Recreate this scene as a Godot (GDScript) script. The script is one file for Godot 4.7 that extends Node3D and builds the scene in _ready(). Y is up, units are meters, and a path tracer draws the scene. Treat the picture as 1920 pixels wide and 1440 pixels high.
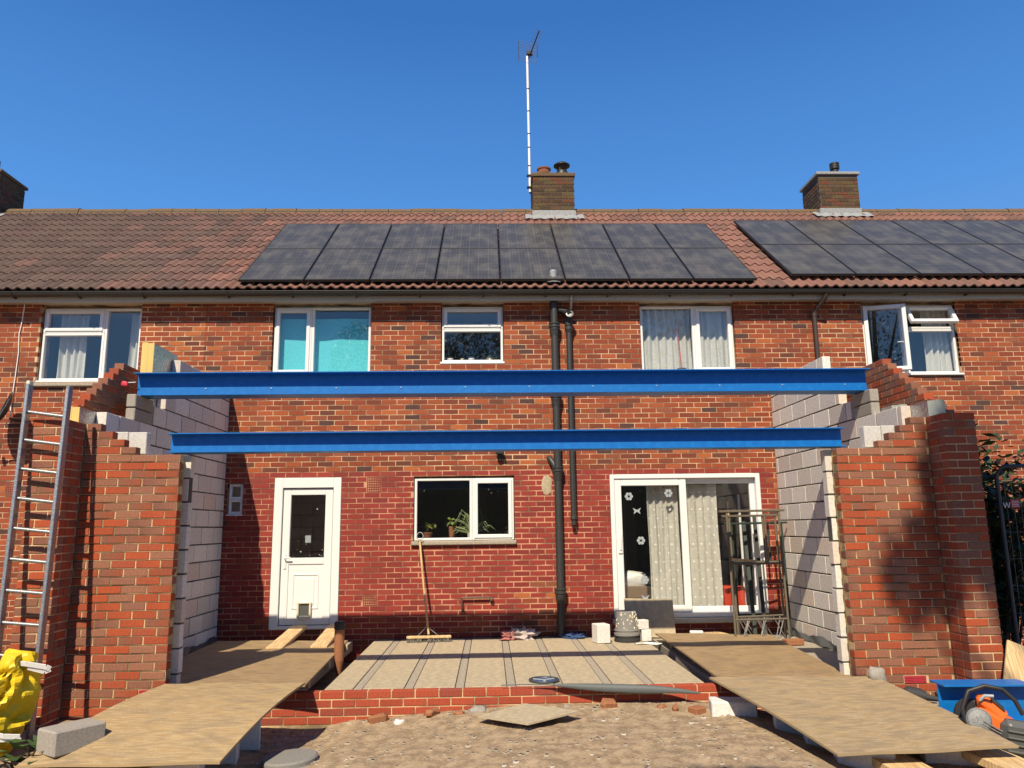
extends Node3D
# A row of brick houses behind an unfinished single-storey extension: block and brick side walls, two blue steel beams,
# a beam-and-block floor, plywood ramps and site clutter. y is up, metres; the house front is the plane z = 0, the floor slab is y = 0.

class MB:
	var v := PackedVector3Array()
	var n := PackedVector3Array()
	var c := PackedColorArray()
	var u := PackedVector2Array()
	var col := Color(1, 1, 1)
	var tinted := false
	var xf := Transform3D()
	func tint(k: Color) -> void:
		col = k
		tinted = true
	func tri(a: Vector3, b: Vector3, d: Vector3, na: Vector3, nb: Vector3, nd: Vector3, ua := Vector2(), ub := Vector2(), ud := Vector2()) -> void:
		# a, b, d run anticlockwise seen from outside; stored clockwise
		for p in [a, d, b]:
			v.append(xf * p)
		for q in [na, nd, nb]:
			n.append((xf.basis * q).normalized())
		for w in [ua, ud, ub]:
			u.append(w)
		c.append(col); c.append(col); c.append(col)
	func quad(a: Vector3, b: Vector3, d: Vector3, e: Vector3, ua := Vector2(0, 1), ub := Vector2(1, 1), ud := Vector2(1, 0), ue := Vector2(0, 0)) -> void:
		var m := (d - a).cross(e - b).normalized()
		tri(a, b, d, m, m, m, ua, ub, ud)
		tri(a, d, e, m, m, m, ua, ud, ue)
	func quad_out(a: Vector3, b: Vector3, d: Vector3, e: Vector3, from: Vector3) -> void:
		if (d - a).cross(e - b).dot((a + b + d + e) * 0.25 - from) < 0.0:
			quad(a, e, d, b)
		else:
			quad(a, b, d, e)
	func box(lo: Vector3, hi: Vector3, bev := 0.0) -> void:
		var ce := (lo + hi) * 0.5
		var h := (hi - lo) * 0.5
		var b: float = minf(bev, minf(h.x, minf(h.y, h.z)) * 0.9)
		var P := func(s: Vector3, ax: int) -> Vector3:
			var q := Vector3(s.x * (h.x - b), s.y * (h.y - b), s.z * (h.z - b))
			q[ax] = s[ax] * h[ax]
			return ce + q
		for ax in 3:
			var a1 := (ax + 1) % 3
			var a2 := (ax + 2) % 3
			for sg in [-1.0, 1.0]:
				var s := [Vector3(), Vector3(), Vector3(), Vector3()]
				var k := 0
				for w in [[-1.0, -1.0], [1.0, -1.0], [1.0, 1.0], [-1.0, 1.0]]:
					var t := Vector3()
					t[ax] = sg; t[a1] = w[0]; t[a2] = w[1]
					s[k] = P.call(t, ax)
					k += 1
				quad_out(s[0], s[1], s[2], s[3], ce)
			if b > 0.0:
				for w in [[-1.0, -1.0], [1.0, -1.0], [1.0, 1.0], [-1.0, 1.0]]:
					var t1 := Vector3(); var t2 := Vector3()
					t1[a1] = w[0]; t1[a2] = w[1]; t1[ax] = -1.0
					t2 = t1; t2[ax] = 1.0
					quad_out(P.call(t1, a1), P.call(t2, a1), P.call(t2, a2), P.call(t1, a2), ce)
		if b > 0.0:
			for i in 8:
				var t := Vector3(1.0 if i & 1 else -1.0, 1.0 if i & 2 else -1.0, 1.0 if i & 4 else -1.0)
				var p0: Vector3 = P.call(t, 0); var p1: Vector3 = P.call(t, 1); var p2: Vector3 = P.call(t, 2)
				var m := (p1 - p0).cross(p2 - p0).normalized()
				if m.dot(t) < 0.0:
					tri(p0, p2, p1, -m, -m, -m)
				else:
					tri(p0, p1, p2, m, m, m)
	func cbox(ce: Vector3, size: Vector3, bev := 0.0) -> void:
		box(ce - size * 0.5, ce + size * 0.5, bev)
	func bar(a: Vector3, b: Vector3, w: float, h: float, bev := 0.0, upv := Vector3.UP) -> void:
		# a straight bar of w across and h along upv
		var keep := xf
		var zz := (b - a).normalized()
		var xx := upv.cross(zz).normalized()
		if xx.length() < 0.5:
			xx = Vector3.RIGHT.cross(zz).normalized()
		xf = keep * Transform3D(Basis(xx, zz.cross(xx), zz), (a + b) * 0.5)
		cbox(Vector3.ZERO, Vector3(w, h, (b - a).length()), bev)
		xf = keep
	func tube(pts: Array, rad, sides := 8, caps := true) -> void:
		var k := pts.size()
		var rings := []
		var nor := []
		var side := Vector3.ZERO
		for i in k:
			var t: Vector3 = (pts[mini(i + 1, k - 1)] - pts[maxi(i - 1, 0)]).normalized()
			if i == 0:
				side = t.cross(Vector3.UP)
				if side.length() < 0.1:
					side = t.cross(Vector3.RIGHT)
			side = (side - t * side.dot(t)).normalized()
			var oth := t.cross(side)
			var r: float = rad[i] if rad is Array else rad
			var ring := []
			var nn := []
			for j in sides:
				var an := TAU * j / sides
				var d := side * cos(an) + oth * sin(an)
				ring.append(pts[i] + d * r)
				nn.append(d)
			rings.append(ring)
			nor.append(nn)
		for i in k - 1:
			for j in sides:
				var q := (j + 1) % sides
				var a: Vector3 = rings[i][j]; var b: Vector3 = rings[i][q]; var d: Vector3 = rings[i + 1][q]; var e: Vector3 = rings[i + 1][j]
				tri(a, b, d, nor[i][j], nor[i][q], nor[i + 1][q])
				tri(a, d, e, nor[i][j], nor[i + 1][q], nor[i + 1][j])
		if caps:
			for en in [0, k - 1]:
				var t: Vector3 = ((pts[0] - pts[1]) if en == 0 else (pts[k - 1] - pts[k - 2])).normalized()
				for j in sides:
					var a: Vector3 = rings[en][j]; var b: Vector3 = rings[en][(j + 1) % sides]
					if (a - pts[en]).cross(b - pts[en]).dot(t) > 0.0:
						tri(pts[en], a, b, t, t, t)
					else:
						tri(pts[en], b, a, t, t, t)
	func lathe(prof: Array, sides := 20) -> void:
		# prof: Vector2(radius, height), turned round the y axis
		for i in prof.size() - 1:
			var p: Vector2 = prof[i]
			var q: Vector2 = prof[i + 1]
			var d := q - p
			var nn := Vector2(d.y, -d.x).normalized()
			for j in sides:
				var a0 := TAU * j / sides
				var a1 := TAU * (j + 1) / sides
				var e0 := Vector3(cos(a0), 0, sin(a0))
				var e1 := Vector3(cos(a1), 0, sin(a1))
				var n0 := e0 * nn.x + Vector3.UP * nn.y
				var n1 := e1 * nn.x + Vector3.UP * nn.y
				var A := e0 * p.x + Vector3.UP * p.y; var B := e1 * p.x + Vector3.UP * p.y
				var D := e1 * q.x + Vector3.UP * q.y; var E := e0 * q.x + Vector3.UP * q.y
				tri(A, E, D, n0, n0, n1)
				tri(A, D, B, n0, n1, n1)
	func surf(nu: int, nv: int, f: Callable, uo := Vector2.ZERO, us := Vector2.ONE) -> void:
		# a smooth patch f(s, t); its normal is ds x dt
		var p := []
		for j in nv + 1:
			for i in nu + 1:
				p.append(f.call(float(i) / nu, float(j) / nv))
		var w := nu + 1
		var m := []
		for j in nv + 1:
			for i in nu + 1:
				var ds: Vector3 = p[j * w + mini(i + 1, nu)] - p[j * w + maxi(i - 1, 0)]
				var dt: Vector3 = p[mini(j + 1, nv) * w + i] - p[maxi(j - 1, 0) * w + i]
				m.append(ds.cross(dt).normalized())
		for j in nv:
			for i in nu:
				var a := j * w + i
				var b := a + 1
				var d := a + w + 1
				var e := a + w
				var ua := uo + Vector2(float(i) / nu, float(j) / nv) * us
				var ud := uo + Vector2(float(i + 1) / nu, float(j + 1) / nv) * us
				tri(p[a], p[b], p[d], m[a], m[b], m[d], ua, Vector2(ud.x, ua.y), ud)
				tri(p[a], p[d], p[e], m[a], m[d], m[e], ua, ud, Vector2(ua.x, ud.y))
	func board(nu: int, nv: int, f: Callable, th: float, uo := Vector2.ZERO, us := Vector2.ONE) -> void:
		# a bent board: top f, underside th lower, and its four edges
		var g := func(s: float, t: float) -> Vector3: return f.call(s, t) - Vector3(0, th, 0)
		surf(nu, nv, f, uo, us)
		surf(nu, nv, func(s: float, t: float) -> Vector3: return g.call(1.0 - s, t), uo, us)
		var ce: Vector3 = (f.call(0.5, 0.5) + g.call(0.5, 0.5)) * 0.5
		for i in nu:
			var s0 := float(i) / nu
			var s1 := float(i + 1) / nu
			for t in [0.0, 1.0]:
				quad_out(f.call(s0, t), f.call(s1, t), g.call(s1, t), g.call(s0, t), ce)
		for j in nv:
			var t0 := float(j) / nv
			var t1 := float(j + 1) / nv
			for s in [0.0, 1.0]:
				quad_out(f.call(s, t0), f.call(s, t1), g.call(s, t1), g.call(s, t0), ce)
	func prism(poly: PackedVector2Array, z0: float, z1: float) -> void:
		var ix := Geometry2D.triangulate_polygon(poly)
		var area := 0.0
		var ce := Vector3.ZERO
		for i in poly.size():
			area += poly[i].cross(poly[(i + 1) % poly.size()])
		for i in range(0, ix.size(), 3):
			var a := poly[ix[i]]; var b := poly[ix[i + 1]]; var d := poly[ix[i + 2]]
			if (b - a).cross(d - a) < 0.0:
				var t := b; b = d; d = t
			tri(Vector3(a.x, a.y, z1), Vector3(b.x, b.y, z1), Vector3(d.x, d.y, z1), Vector3.BACK, Vector3.BACK, Vector3.BACK)
			tri(Vector3(a.x, a.y, z0), Vector3(d.x, d.y, z0), Vector3(b.x, b.y, z0), Vector3.FORWARD, Vector3.FORWARD, Vector3.FORWARD)
		for i in poly.size():
			var a := poly[i]
			var b := poly[(i + 1) % poly.size()]
			if area < 0.0:
				var t := a; a = b; b = t
			quad(Vector3(a.x, a.y, z0), Vector3(b.x, b.y, z0), Vector3(b.x, b.y, z1), Vector3(a.x, a.y, z1))
	func rock(ce: Vector3, size: Vector3, sd: int, nu := 8, nv := 6, rough := 0.35) -> void:
		var no := FastNoiseLite.new()
		no.seed = sd
		no.frequency = 0.9
		surf(nu, nv, func(s: float, t: float) -> Vector3:
			var th := -s * TAU
			var ph := (t - 0.5) * PI
			var d := Vector3(cos(ph) * cos(th), sin(ph), cos(ph) * sin(th))
			if s > 0.999:
				d = Vector3(cos(ph), sin(ph), 0)
			var q := d.sign() * Vector3(pow(absf(d.x), 0.75), pow(absf(d.y), 0.75), pow(absf(d.z), 0.75))
			return ce + q * size * (1.0 + rough * no.get_noise_3dv(d * 1.3)))
	func crumple(ce: Vector3, size: Vector3, sd: int, nu := 22, nv := 12) -> void:
		# a crumpled cloth or sheet lying in a heap, with hard creases
		var no := FastNoiseLite.new()
		no.seed = sd
		no.frequency = 1.1
		no.fractal_octaves = 3
		var f := func(s: float, t: float) -> Vector3:
			var th := -fposmod(s, 1.0) * TAU
			var ph := (t - 0.5) * PI
			var d := Vector3(cos(ph) * cos(th), sin(ph), cos(ph) * sin(th))
			var k := 0.45 + 1.5 * absf(no.get_noise_3dv(d * 1.7)) + 0.5 * no.get_noise_3dv(d * 4.0)
			return ce + d * size * k
		for j in nv:
			for i in nu:
				quad(f.call(float(i) / nu, float(j) / nv), f.call(float(i + 1) / nu, float(j) / nv), f.call(float(i + 1) / nu, float(j + 1) / nv), f.call(float(i) / nu, float(j + 1) / nv))
	func mesh() -> ArrayMesh:
		var a := []
		a.resize(Mesh.ARRAY_MAX)
		a[Mesh.ARRAY_VERTEX] = v
		a[Mesh.ARRAY_NORMAL] = n
		a[Mesh.ARRAY_TEX_UV] = u
		if tinted:
			a[Mesh.ARRAY_COLOR] = c
		var m := ArrayMesh.new()
		m.add_surface_from_arrays(Mesh.PRIMITIVE_TRIANGLES, a)
		return m

var M := {}
var T := {}
var taken := {}
var rng := RandomNumberGenerator.new()
const NTH := ["first", "second", "third", "fourth", "fifth", "sixth", "seventh", "eighth"]
const EXPO := 1.32
const EYE := Vector3(0, 1.5, 11.2)

func V(x: float, y: float, z: float) -> Vector3:
	return Vector3(x, y, z)
func rr(a: float, b: float) -> float:
	return rng.randf_range(a, b)
func numbered(called: String, under: Node) -> String:
	var key := str(under.get_instance_id()) + called
	taken[key] = taken.get(key, -1) + 1
	return called if taken[key] == 0 else "%s_%03d" % [called, taken[key]]
func tag(o: Node, label: String, category: String, group := "") -> void:
	o.set_meta("label", label)
	o.set_meta("category", category)
	if group != "":
		o.set_meta("group", group)
func thing(called: String, label: String, category: String, group := "", at := Vector3.ZERO, turn := 0.0) -> Node3D:
	var o := Node3D.new()
	o.name = numbered(called, self)
	add_child(o)
	o.position = at
	o.rotation.y = turn
	tag(o, label, category, group)
	return o
func part(b: MB, called: String, m: Material, under: Node, stuff := false) -> MeshInstance3D:
	var o := MeshInstance3D.new()
	var me := b.mesh()
	me.surface_set_material(0, m)
	o.mesh = me
	o.name = numbered(called, under)
	under.add_child(o)
	if stuff:
		o.set_meta("kind", "stuff")
	return o
func single(b: MB, called: String, m: Material, label: String, category: String, group := "", at := Vector3.ZERO) -> MeshInstance3D:
	var o := part(b, called, m, self)
	o.position = at
	tag(o, label, category, group)
	return o
func node(called: String, under: Node, at := Vector3.ZERO) -> Node3D:
	var o := Node3D.new()
	o.name = numbered(called, under)
	under.add_child(o)
	o.position = at
	return o
func copy(o: Node3D, label := "") -> Node3D:
	var k := o.duplicate()
	k.name = numbered(String(o.name).rstrip("0123456789").trim_suffix("_"), self)
	add_child(k)
	if label != "":
		k.set_meta("label", label)
	return k

# ---------- textures and materials ----------
func noise_bytes(w: int, freq: float, sd: int, oct := 3, kind := FastNoiseLite.TYPE_SIMPLEX_SMOOTH) -> PackedByteArray:
	var no := FastNoiseLite.new()
	no.seed = sd
	no.frequency = freq
	no.noise_type = kind
	no.fractal_octaves = oct
	var im := no.get_seamless_image(w, w)
	im.convert(Image.FORMAT_L8)
	return im.get_data()
func paint(w: int, h: int, f: Callable) -> ImageTexture:
	var d := PackedByteArray()
	d.resize(w * h * 3)
	var k := 0
	for y in h:
		for x in w:
			var q: Color = f.call(x, y)
			d[k] = int(clampf(q.r, 0, 1) * 255.0)
			d[k + 1] = int(clampf(q.g, 0, 1) * 255.0)
			d[k + 2] = int(clampf(q.b, 0, 1) * 255.0)
			k += 3
	return ImageTexture.create_from_image(Image.create_from_data(w, h, false, Image.FORMAT_RGB8, d))
func grain(w: int, fine: float, coarse: float, sd: int, low: float, speck := 0.0) -> ImageTexture:
	var a := noise_bytes(w, fine, sd)
	var b := noise_bytes(w, coarse, sd + 1)
	var e := noise_bytes(w, fine * 1.7, sd + 2, 2)
	return paint(w, w, func(x: int, y: int) -> Color:
		var i := y * w + x
		var g := low + (1.0 - low) * (0.55 * a[i] + 0.45 * b[i]) / 255.0
		if speck > 0.0 and e[i] > 225 and b[i] > 110:
			g = minf(1.0, g + speck)
		return Color(g, g, g))
func lin(r: float, g: float, b: float) -> Color:
	return Color(r, g, b).linear_to_srgb()
func mat(key: String, r: float, g: float, b: float, rough := 0.85, tex := "", scale := 1.0, world := false, relief := 0.0, metal := 0.0) -> StandardMaterial3D:
	var m := StandardMaterial3D.new()
	m.albedo_color = lin(r, g, b)
	m.roughness = rough
	m.metallic = metal
	if tex != "":
		m.albedo_texture = T[tex]
		if scale > 0.0:
			m.uv1_triplanar = true
			m.uv1_world_triplanar = world
			m.uv1_scale = Vector3.ONE * scale
		if relief > 0.0:
			m.heightmap_enabled = true
			m.heightmap_texture = T[tex]
			m.heightmap_scale = relief
	M[key] = m
	return m
func tinted(key: String, rough: float, tex: String, scale: float, world := true, relief := 0.0) -> StandardMaterial3D:
	var m := mat(key, 1, 1, 1, rough, tex, scale, world, relief)
	m.vertex_color_use_as_albedo = true
	return m

func through(m: StandardMaterial3D, k: Color) -> void:
	m.backlight_enabled = true
	m.backlight = k

func make_materials() -> void:
	T.grain = grain(256, 0.16, 0.03, 11, 0.7)
	var dd := noise_bytes(512, 0.008, 35, 5)
	T.dirty = paint(512, 512, func(x: int, y: int) -> Color:
		var g := 0.62 + 0.38 * smoothstep(0.15, 0.75, dd[y * 512 + x] / 255.0)
		return Color(g, g * 0.99, g * 0.97))
	T.fine = grain(256, 0.3, 0.05, 31, 0.8)
	T.pores = grain(256, 0.22, 0.02, 41, 0.78, 0.0)
	var a := noise_bytes(512, 0.012, 3, 4)
	var b := noise_bytes(512, 0.05, 5, 4)
	var e := noise_bytes(512, 0.22, 7, 2)
	T.dirt = paint(512, 512, func(x: int, y: int) -> Color:
		var i := y * 512 + x
		var t := (0.5 * a[i] + 0.3 * b[i] + 0.2 * e[i]) / 255.0
		var q := Color(0.5, 0.425, 0.335).lerp(Color(0.7, 0.62, 0.505), smoothstep(0.2, 0.75, t))
		if e[i] > 205 and b[i] > 120:
			q = q.lerp(Color(0.86, 0.8, 0.7), 0.6)
		if e[i] < 45:
			q = q.darkened(0.3)
		return q)
	var st := FastNoiseLite.new()
	st.seed = 21; st.frequency = 0.02; st.fractal_octaves = 4
	var st2 := FastNoiseLite.new()
	st2.seed = 22; st2.frequency = 0.012; st2.fractal_octaves = 3
	T.ply = paint(768, 768, func(x: int, y: int) -> Color:
		var g := st.get_noise_2d(x * 0.9, y * 3.2 + 5.0 * st2.get_noise_2d(x, y)) * 0.5 + 0.5
		var p := st2.get_noise_2d(x * 0.7, y * 0.9) * 0.5 + 0.5
		var s := st2.get_noise_2d(x * 0.9 + 900.0, y * 1.3) * 0.5 + 0.5
		var f := st.get_noise_2d(x * 6.0, y * 14.0) * 0.5 + 0.5
		var q := Color(0.63, 0.55, 0.43).lerp(Color(0.7, 0.62, 0.49), smoothstep(0.25, 0.75, g))
		q = q.lerp(Color(0.52, 0.47, 0.41), smoothstep(0.45, 0.85, p) * 0.4)
		q = q.lerp(Color(0.74, 0.62, 0.42), smoothstep(0.58, 0.78, s) * 0.35)
		q = q.lerp(Color(0.83, 0.78, 0.68), smoothstep(0.6, 0.72, f) * smoothstep(0.45, 0.62, g) * 0.6)
		var line := st.get_noise_2d(x * 0.5, y * 30.0) * 0.5 + 0.5
		return q.darkened(0.14 * (1.0 - line)))
	T.wood = paint(256, 256, func(x: int, y: int) -> Color:
		var g := st.get_noise_2d(x * 4.2, y * 0.3 + 40.0) * 0.5 + 0.5
		return Color(0.74, 0.6, 0.42).lerp(Color(0.9, 0.79, 0.6), smoothstep(0.25, 0.75, g)))
	var l1 := noise_bytes(256, 0.09, 61, 3)
	var l2 := noise_bytes(256, 0.2, 62, 2)
	var l3 := noise_bytes(256, 0.025, 63, 3)
	T.tile = paint(256, 256, func(x: int, y: int) -> Color:
		var i := y * 256 + x
		var g := 0.7 + 0.3 * (0.7 * l2[i] + 0.3 * l3[i]) / 255.0
		var q := Color(g, g, g)
		if l1[i] > 214 and l2[i] > 100:
			q = Color(1.0, 1.0, 0.96)
		elif l1[i] < 34:
			q = Color(0.5, 0.48, 0.45)
		return q)
	T.lichen = paint(256, 256, func(x: int, y: int) -> Color:
		var i := y * 256 + x
		var q := Color(0.34, 0.3, 0.25).lerp(Color(0.5, 0.4, 0.33), l3[i] / 255.0)
		if l1[i] > 168:
			q = Color(0.72, 0.68, 0.58).lerp(Color(0.56, 0.5, 0.28), l3[i] / 255.0)
		elif l1[i] < 90:
			q = Color(0.16, 0.15, 0.12)
		return q)
	for k in 4:
		var d1 := noise_bytes(256, 0.009, 71 + k * 3, 5)
		var d2 := noise_bytes(256, 0.11, 72 + k * 3, 3)
		T["cells%d" % k] = paint(256, 256, func(x: int, y: int) -> Color:
			var i := y * 256 + x
			var q := Color(0.25, 0.25, 0.255)
			if x % 42 < 2 or y % 26 < 1:
				q = Color(0.36, 0.355, 0.35)
			elif x % 14 < 1:
				q = Color(0.31, 0.31, 0.31)
			var dust := smoothstep(0.2, 1.0, d1[i] / 255.0) * (0.6 + 0.4 * d2[i] / 255.0)
			if y > 238:
				dust = maxf(dust, smoothstep(236.0, 254.0, y) * smoothstep(0.25, 0.6, d2[i] / 255.0) * 0.8)
			return q.lerp(Color(0.56, 0.53, 0.46), dust * 0.36))
		var m := mat("cells%d" % k, 1, 1, 1, 0.3, "cells%d" % k, 0.0)
		m.metallic_specular = 0.2
	var sc1 := noise_bytes(512, 0.02, 81, 4)
	var sc2 := noise_bytes(512, 0.16, 82, 3)
	T.steel = paint(512, 512, func(x: int, y: int) -> Color:
		var i := y * 512 + x
		var q := Color(0.0, 0.38, 0.66).lerp(Color(0.0, 0.42, 0.71), sc1[i] / 255.0)
		var d := smoothstep(0.55, 0.85, sc1[i] / 255.0) * smoothstep(0.5, 0.75, sc2[i] / 255.0)
		return q.lerp(Color(0.42, 0.58, 0.72), d * 0.4))
	var n1 := noise_bytes(256, 0.02, 91, 2)
	T.net = paint(256, 256, func(x: int, y: int) -> Color:
		var q := Color(0.78, 0.78, 0.75).lerp(Color(0.85, 0.85, 0.82), n1[y * 256 + x] / 255.0)
		var cx := x % 64 - (16 if (y / 64) % 2 == 0 else 48)
		var cy := y % 64 - 32
		if cx * cx + cy * cy < 60:
			q = Color(0.97, 0.98, 0.95)
		return q)
	var z1 := noise_bytes(256, 0.05, 95, 3)
	T.zinc = paint(256, 256, func(x: int, y: int) -> Color:
		var g := 0.62 + 0.38 * z1[y * 256 + x] / 255.0
		return Color(g, g, g))
	tinted("brick", 0.9, "grain", 5.0, true, 0.12)
	tinted("paintbrick", 0.75, "fine", 4.0, true, 0.06)
	mat("mortar_pink", 0.52, 0.28, 0.18, 0.95, "dirty", 0.55, true)
	mat("mortar", 0.6, 0.42, 0.27, 0.95, "dirty", 0.55, true)
	mat("mortar_new", 0.6, 0.43, 0.25, 0.95, "dirty", 0.55, true)
	mat("mortar_dark", 0.12, 0.11, 0.1, 0.95, "grain", 6.0, true)
	tinted("stackbrick", 0.95, "lichen", 3.0, true, 0.3)
	tinted("block", 0.92, "pores", 4.0, true, 0.1)
	tinted("rooftile", 0.88, "tile", 3.1, true, 0.1)
	mat("ridge", 0.85, 0.78, 0.72, 0.95, "lichen", 4.5, true, 0.5)
	mat("pvc", 0.72, 0.73, 0.73, 0.32)
	mat("soffit", 0.5, 0.48, 0.42, 0.55, "fine", 1.3, true)
	mat("gutter", 0.035, 0.034, 0.032, 0.45, "grain", 2.0, true)
	mat("iron", 0.05, 0.052, 0.05, 0.5, "zinc", 3.0, true, 0.05)
	mat("brown_plastic", 0.05, 0.033, 0.026, 0.45)
	mat("black_plastic", 0.018, 0.018, 0.019, 0.5)
	mat("rubber", 0.03, 0.03, 0.032, 0.75)
	mat("lead", 0.42, 0.44, 0.45, 0.6, "zinc", 2.5, true, 0.2)
	mat("steel_blue", 1, 1, 1, 0.45, "steel", 1.1)
	mat("bolt", 0.6, 0.6, 0.6, 0.4, "", 1.0, false, 0.0, 0.6)
	mat("foil", 0.62, 0.63, 0.65, 0.33, "zinc", 1.8, true, 0.15, 0.75)
	mat("foam", 0.83, 0.6, 0.2, 0.9, "fine", 6.0, true, 0.08)
	mat("board_grey", 0.36, 0.39, 0.35, 0.7, "fine", 5.0, true)
	mat("slab", 0.58, 0.485, 0.33, 0.93, "grain", 1.5, true, 0.1)
	mat("slab_beam", 0.48, 0.42, 0.33, 0.9, "grain", 3.0, true, 0.1)
	mat("concrete", 0.44, 0.4, 0.35, 0.95, "grain", 5.0, false, 0.25)
	mat("aircrete", 0.86, 0.84, 0.8, 0.95, "pores", 5.0, false, 0.15)
	mat("dirt", 0.9, 0.88, 0.87, 0.98, "dirt", 0.8, true, 0.6)
	mat("pebble", 0.4, 0.32, 0.24, 0.95, "grain", 6.0, true)
	mat("ply", 0.9, 0.88, 0.84, 0.8, "ply", 0.0)
	mat("ply_gold", 1.0, 0.94, 0.82, 0.8, "ply", 0.0)
	mat("ply_brown", 0.84, 0.76, 0.66, 0.8, "ply", 0.0)
	mat("wood", 0.86, 0.86, 0.86, 0.8, "wood", 2.0)
	mat("zinc", 0.5, 0.52, 0.53, 0.42, "zinc", 4.0, false, 0.0, 0.75)
	mat("rusty", 0.2, 0.165, 0.115, 0.7, "zinc", 6.0, false, 0.1)
	mat("rust_dark", 0.045, 0.042, 0.035, 0.7, "zinc", 6.0, false, 0.1)
	mat("green_steel", 0.03, 0.055, 0.045, 0.6, "zinc", 5.0)
	mat("galv", 0.36, 0.37, 0.37, 0.5, "zinc", 5.0, false, 0.0, 0.5)
	mat("fence", 0.06, 0.075, 0.085, 0.5, "", 1.0, false, 0.0, 0.4)
	mat("clay", 0.42, 0.17, 0.075, 0.8, "grain", 4.0)
	mat("cream", 0.68, 0.63, 0.48, 0.5)
	mat("white", 0.8, 0.8, 0.78, 0.5)
	mat("grime", 0.3, 0.29, 0.27, 0.9, "grain", 5.0)
	mat("yellow", 0.85, 0.6, 0.01, 0.55, "fine", 3.0)
	mat("strap", 0.7, 0.7, 0.7, 0.8)
	mat("orange", 0.72, 0.13, 0.015, 0.4)
	mat("grey_plastic", 0.075, 0.078, 0.075, 0.5)
	mat("membrane", 0.09, 0.095, 0.1, 0.45, "fine", 4.0, false, 0.2)
	mat("duct", 0.12, 0.135, 0.135, 0.55, "fine", 3.0, false, 0.2)
	mat("room", 0.34, 0.32, 0.29, 0.95)
	mat("room_floor", 0.16, 0.11, 0.07, 0.7)
	mat("red_box", 0.62, 0.06, 0.025, 0.5)
	mat("terracotta", 0.3, 0.11, 0.055, 0.9, "grain", 5.0)
	mat("sticker", 0.33, 0.37, 0.4, 0.6)
	mat("copper", 0.16, 0.09, 0.07, 0.5, "", 1.0, false, 0.0, 0.5)
	through(mat("turquoise", 0.13, 0.75, 0.84, 0.9, "fine", 2.0), Color(0.1, 0.3, 0.33))
	through(mat("curtain", 0.68, 0.7, 0.64, 0.95, "fine", 2.0), Color(0.3, 0.3, 0.28))
	var ne := mat("net", 0.86, 0.86, 0.84, 0.95, "net", 0.0)
	through(ne, Color(0.3, 0.3, 0.3))
	through(tinted("leaf", 0.55, "fine", 5.0, true), Color(0.2, 0.26, 0.05))
	mat("bark", 0.12, 0.09, 0.065, 0.95, "grain", 3.0, true, 0.6)
	mat("sign_red", 0.55, 0.03, 0.06, 0.6)
	mat("rag", 0.42, 0.36, 0.34, 0.9)
	mat("rag_red", 0.36, 0.13, 0.12, 0.9)
	mat("tarp_blue", 0.03, 0.07, 0.18, 0.5)
	var gl := mat("glass", 0.9, 0.95, 0.95, 0.0)
	gl.transparency = BaseMaterial3D.TRANSPARENCY_ALPHA
	gl.albedo_color = Color(0.5, 0.55, 0.55, 0.004)
	gl.metallic_specular = 1.0

# ---------- bricks and blocks ----------
# styles: linear base colours with weights
const STYLE := {
	"old": [[0.37, 0.08, 0.03, 6], [0.32, 0.066, 0.027, 6], [0.43, 0.102, 0.036, 4], [0.25, 0.06, 0.029, 4], [0.18, 0.055, 0.034, 2], [0.11, 0.05, 0.043, 1], [0.5, 0.14, 0.042, 1], [0.34, 0.1, 0.05, 2]],
	"painted": [[0.29, 0.03, 0.02, 5], [0.255, 0.026, 0.018, 4], [0.32, 0.036, 0.023, 4], [0.29, 0.042, 0.028, 2], [0.23, 0.027, 0.02, 2]],
	"new": [[0.43, 0.085, 0.032, 5], [0.49, 0.092, 0.032, 4], [0.32, 0.135, 0.083, 4], [0.36, 0.15, 0.088, 3], [0.4, 0.095, 0.044, 3], [0.25, 0.1, 0.068, 2], [0.41, 0.125, 0.064, 3]],
	"new_red": [[0.459, 0.079, 0.036, 4], [0.415, 0.075, 0.036, 4], [0.503, 0.09, 0.041, 3], [0.382, 0.079, 0.047, 2]],
	"stack": [[0.55, 0.42, 0.34, 4], [0.4, 0.31, 0.25, 5], [0.62, 0.44, 0.34, 3], [0.75, 0.33, 0.24, 2], [0.62, 0.56, 0.32, 2]],
	"aircrete": [[0.86, 0.82, 0.75, 4], [0.83, 0.78, 0.71, 4], [0.88, 0.84, 0.78, 3], [0.77, 0.71, 0.64, 2], [0.84, 0.72, 0.62, 1]],
}
var brick_meshes := {}
func tone(style: String, r: RandomNumberGenerator) -> Color:
	var L: Array = STYLE[style]
	var sum := 0
	for q in L:
		sum += q[3]
	var k := r.randi_range(0, sum - 1)
	for q in L:
		k -= q[3]
		if k < 0:
			var w := r.randf_range(0.9, 1.1)
			return Color(q[0] * w, q[1] * w, q[2] * w)
	return Color(0.3, 0.1, 0.05)
func brick_set(style: String, size: Vector3) -> Array:
	# twelve bricks of a style; some fired darker at one end, as multi-stock bricks are
	var key := style + str(size)
	if brick_meshes.has(key):
		return brick_meshes[key]
	var r := RandomNumberGenerator.new()
	r.seed = hash(key)
	var list := []
	for i in 14:
		var b := MB.new()
		var k1 := tone(style, r)
		var k2: Color = tone(style, r) if style == "new" and i % 2 == 0 else k1
		b.tint(k1)
		b.cbox(Vector3.ZERO, size, 0.004)
		for q in b.v.size():
			b.c[q] = k1.lerp(k2, clampf(b.v[q].x / size.x + 0.5, 0, 1))
		var me := b.mesh()
		me.surface_set_material(0, M.block if style == "aircrete" else (M.stackbrick if style == "stack" else M.paintbrick if style == "painted" else M.brick))
		list.append(me)
	brick_meshes[key] = list
	return list
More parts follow.
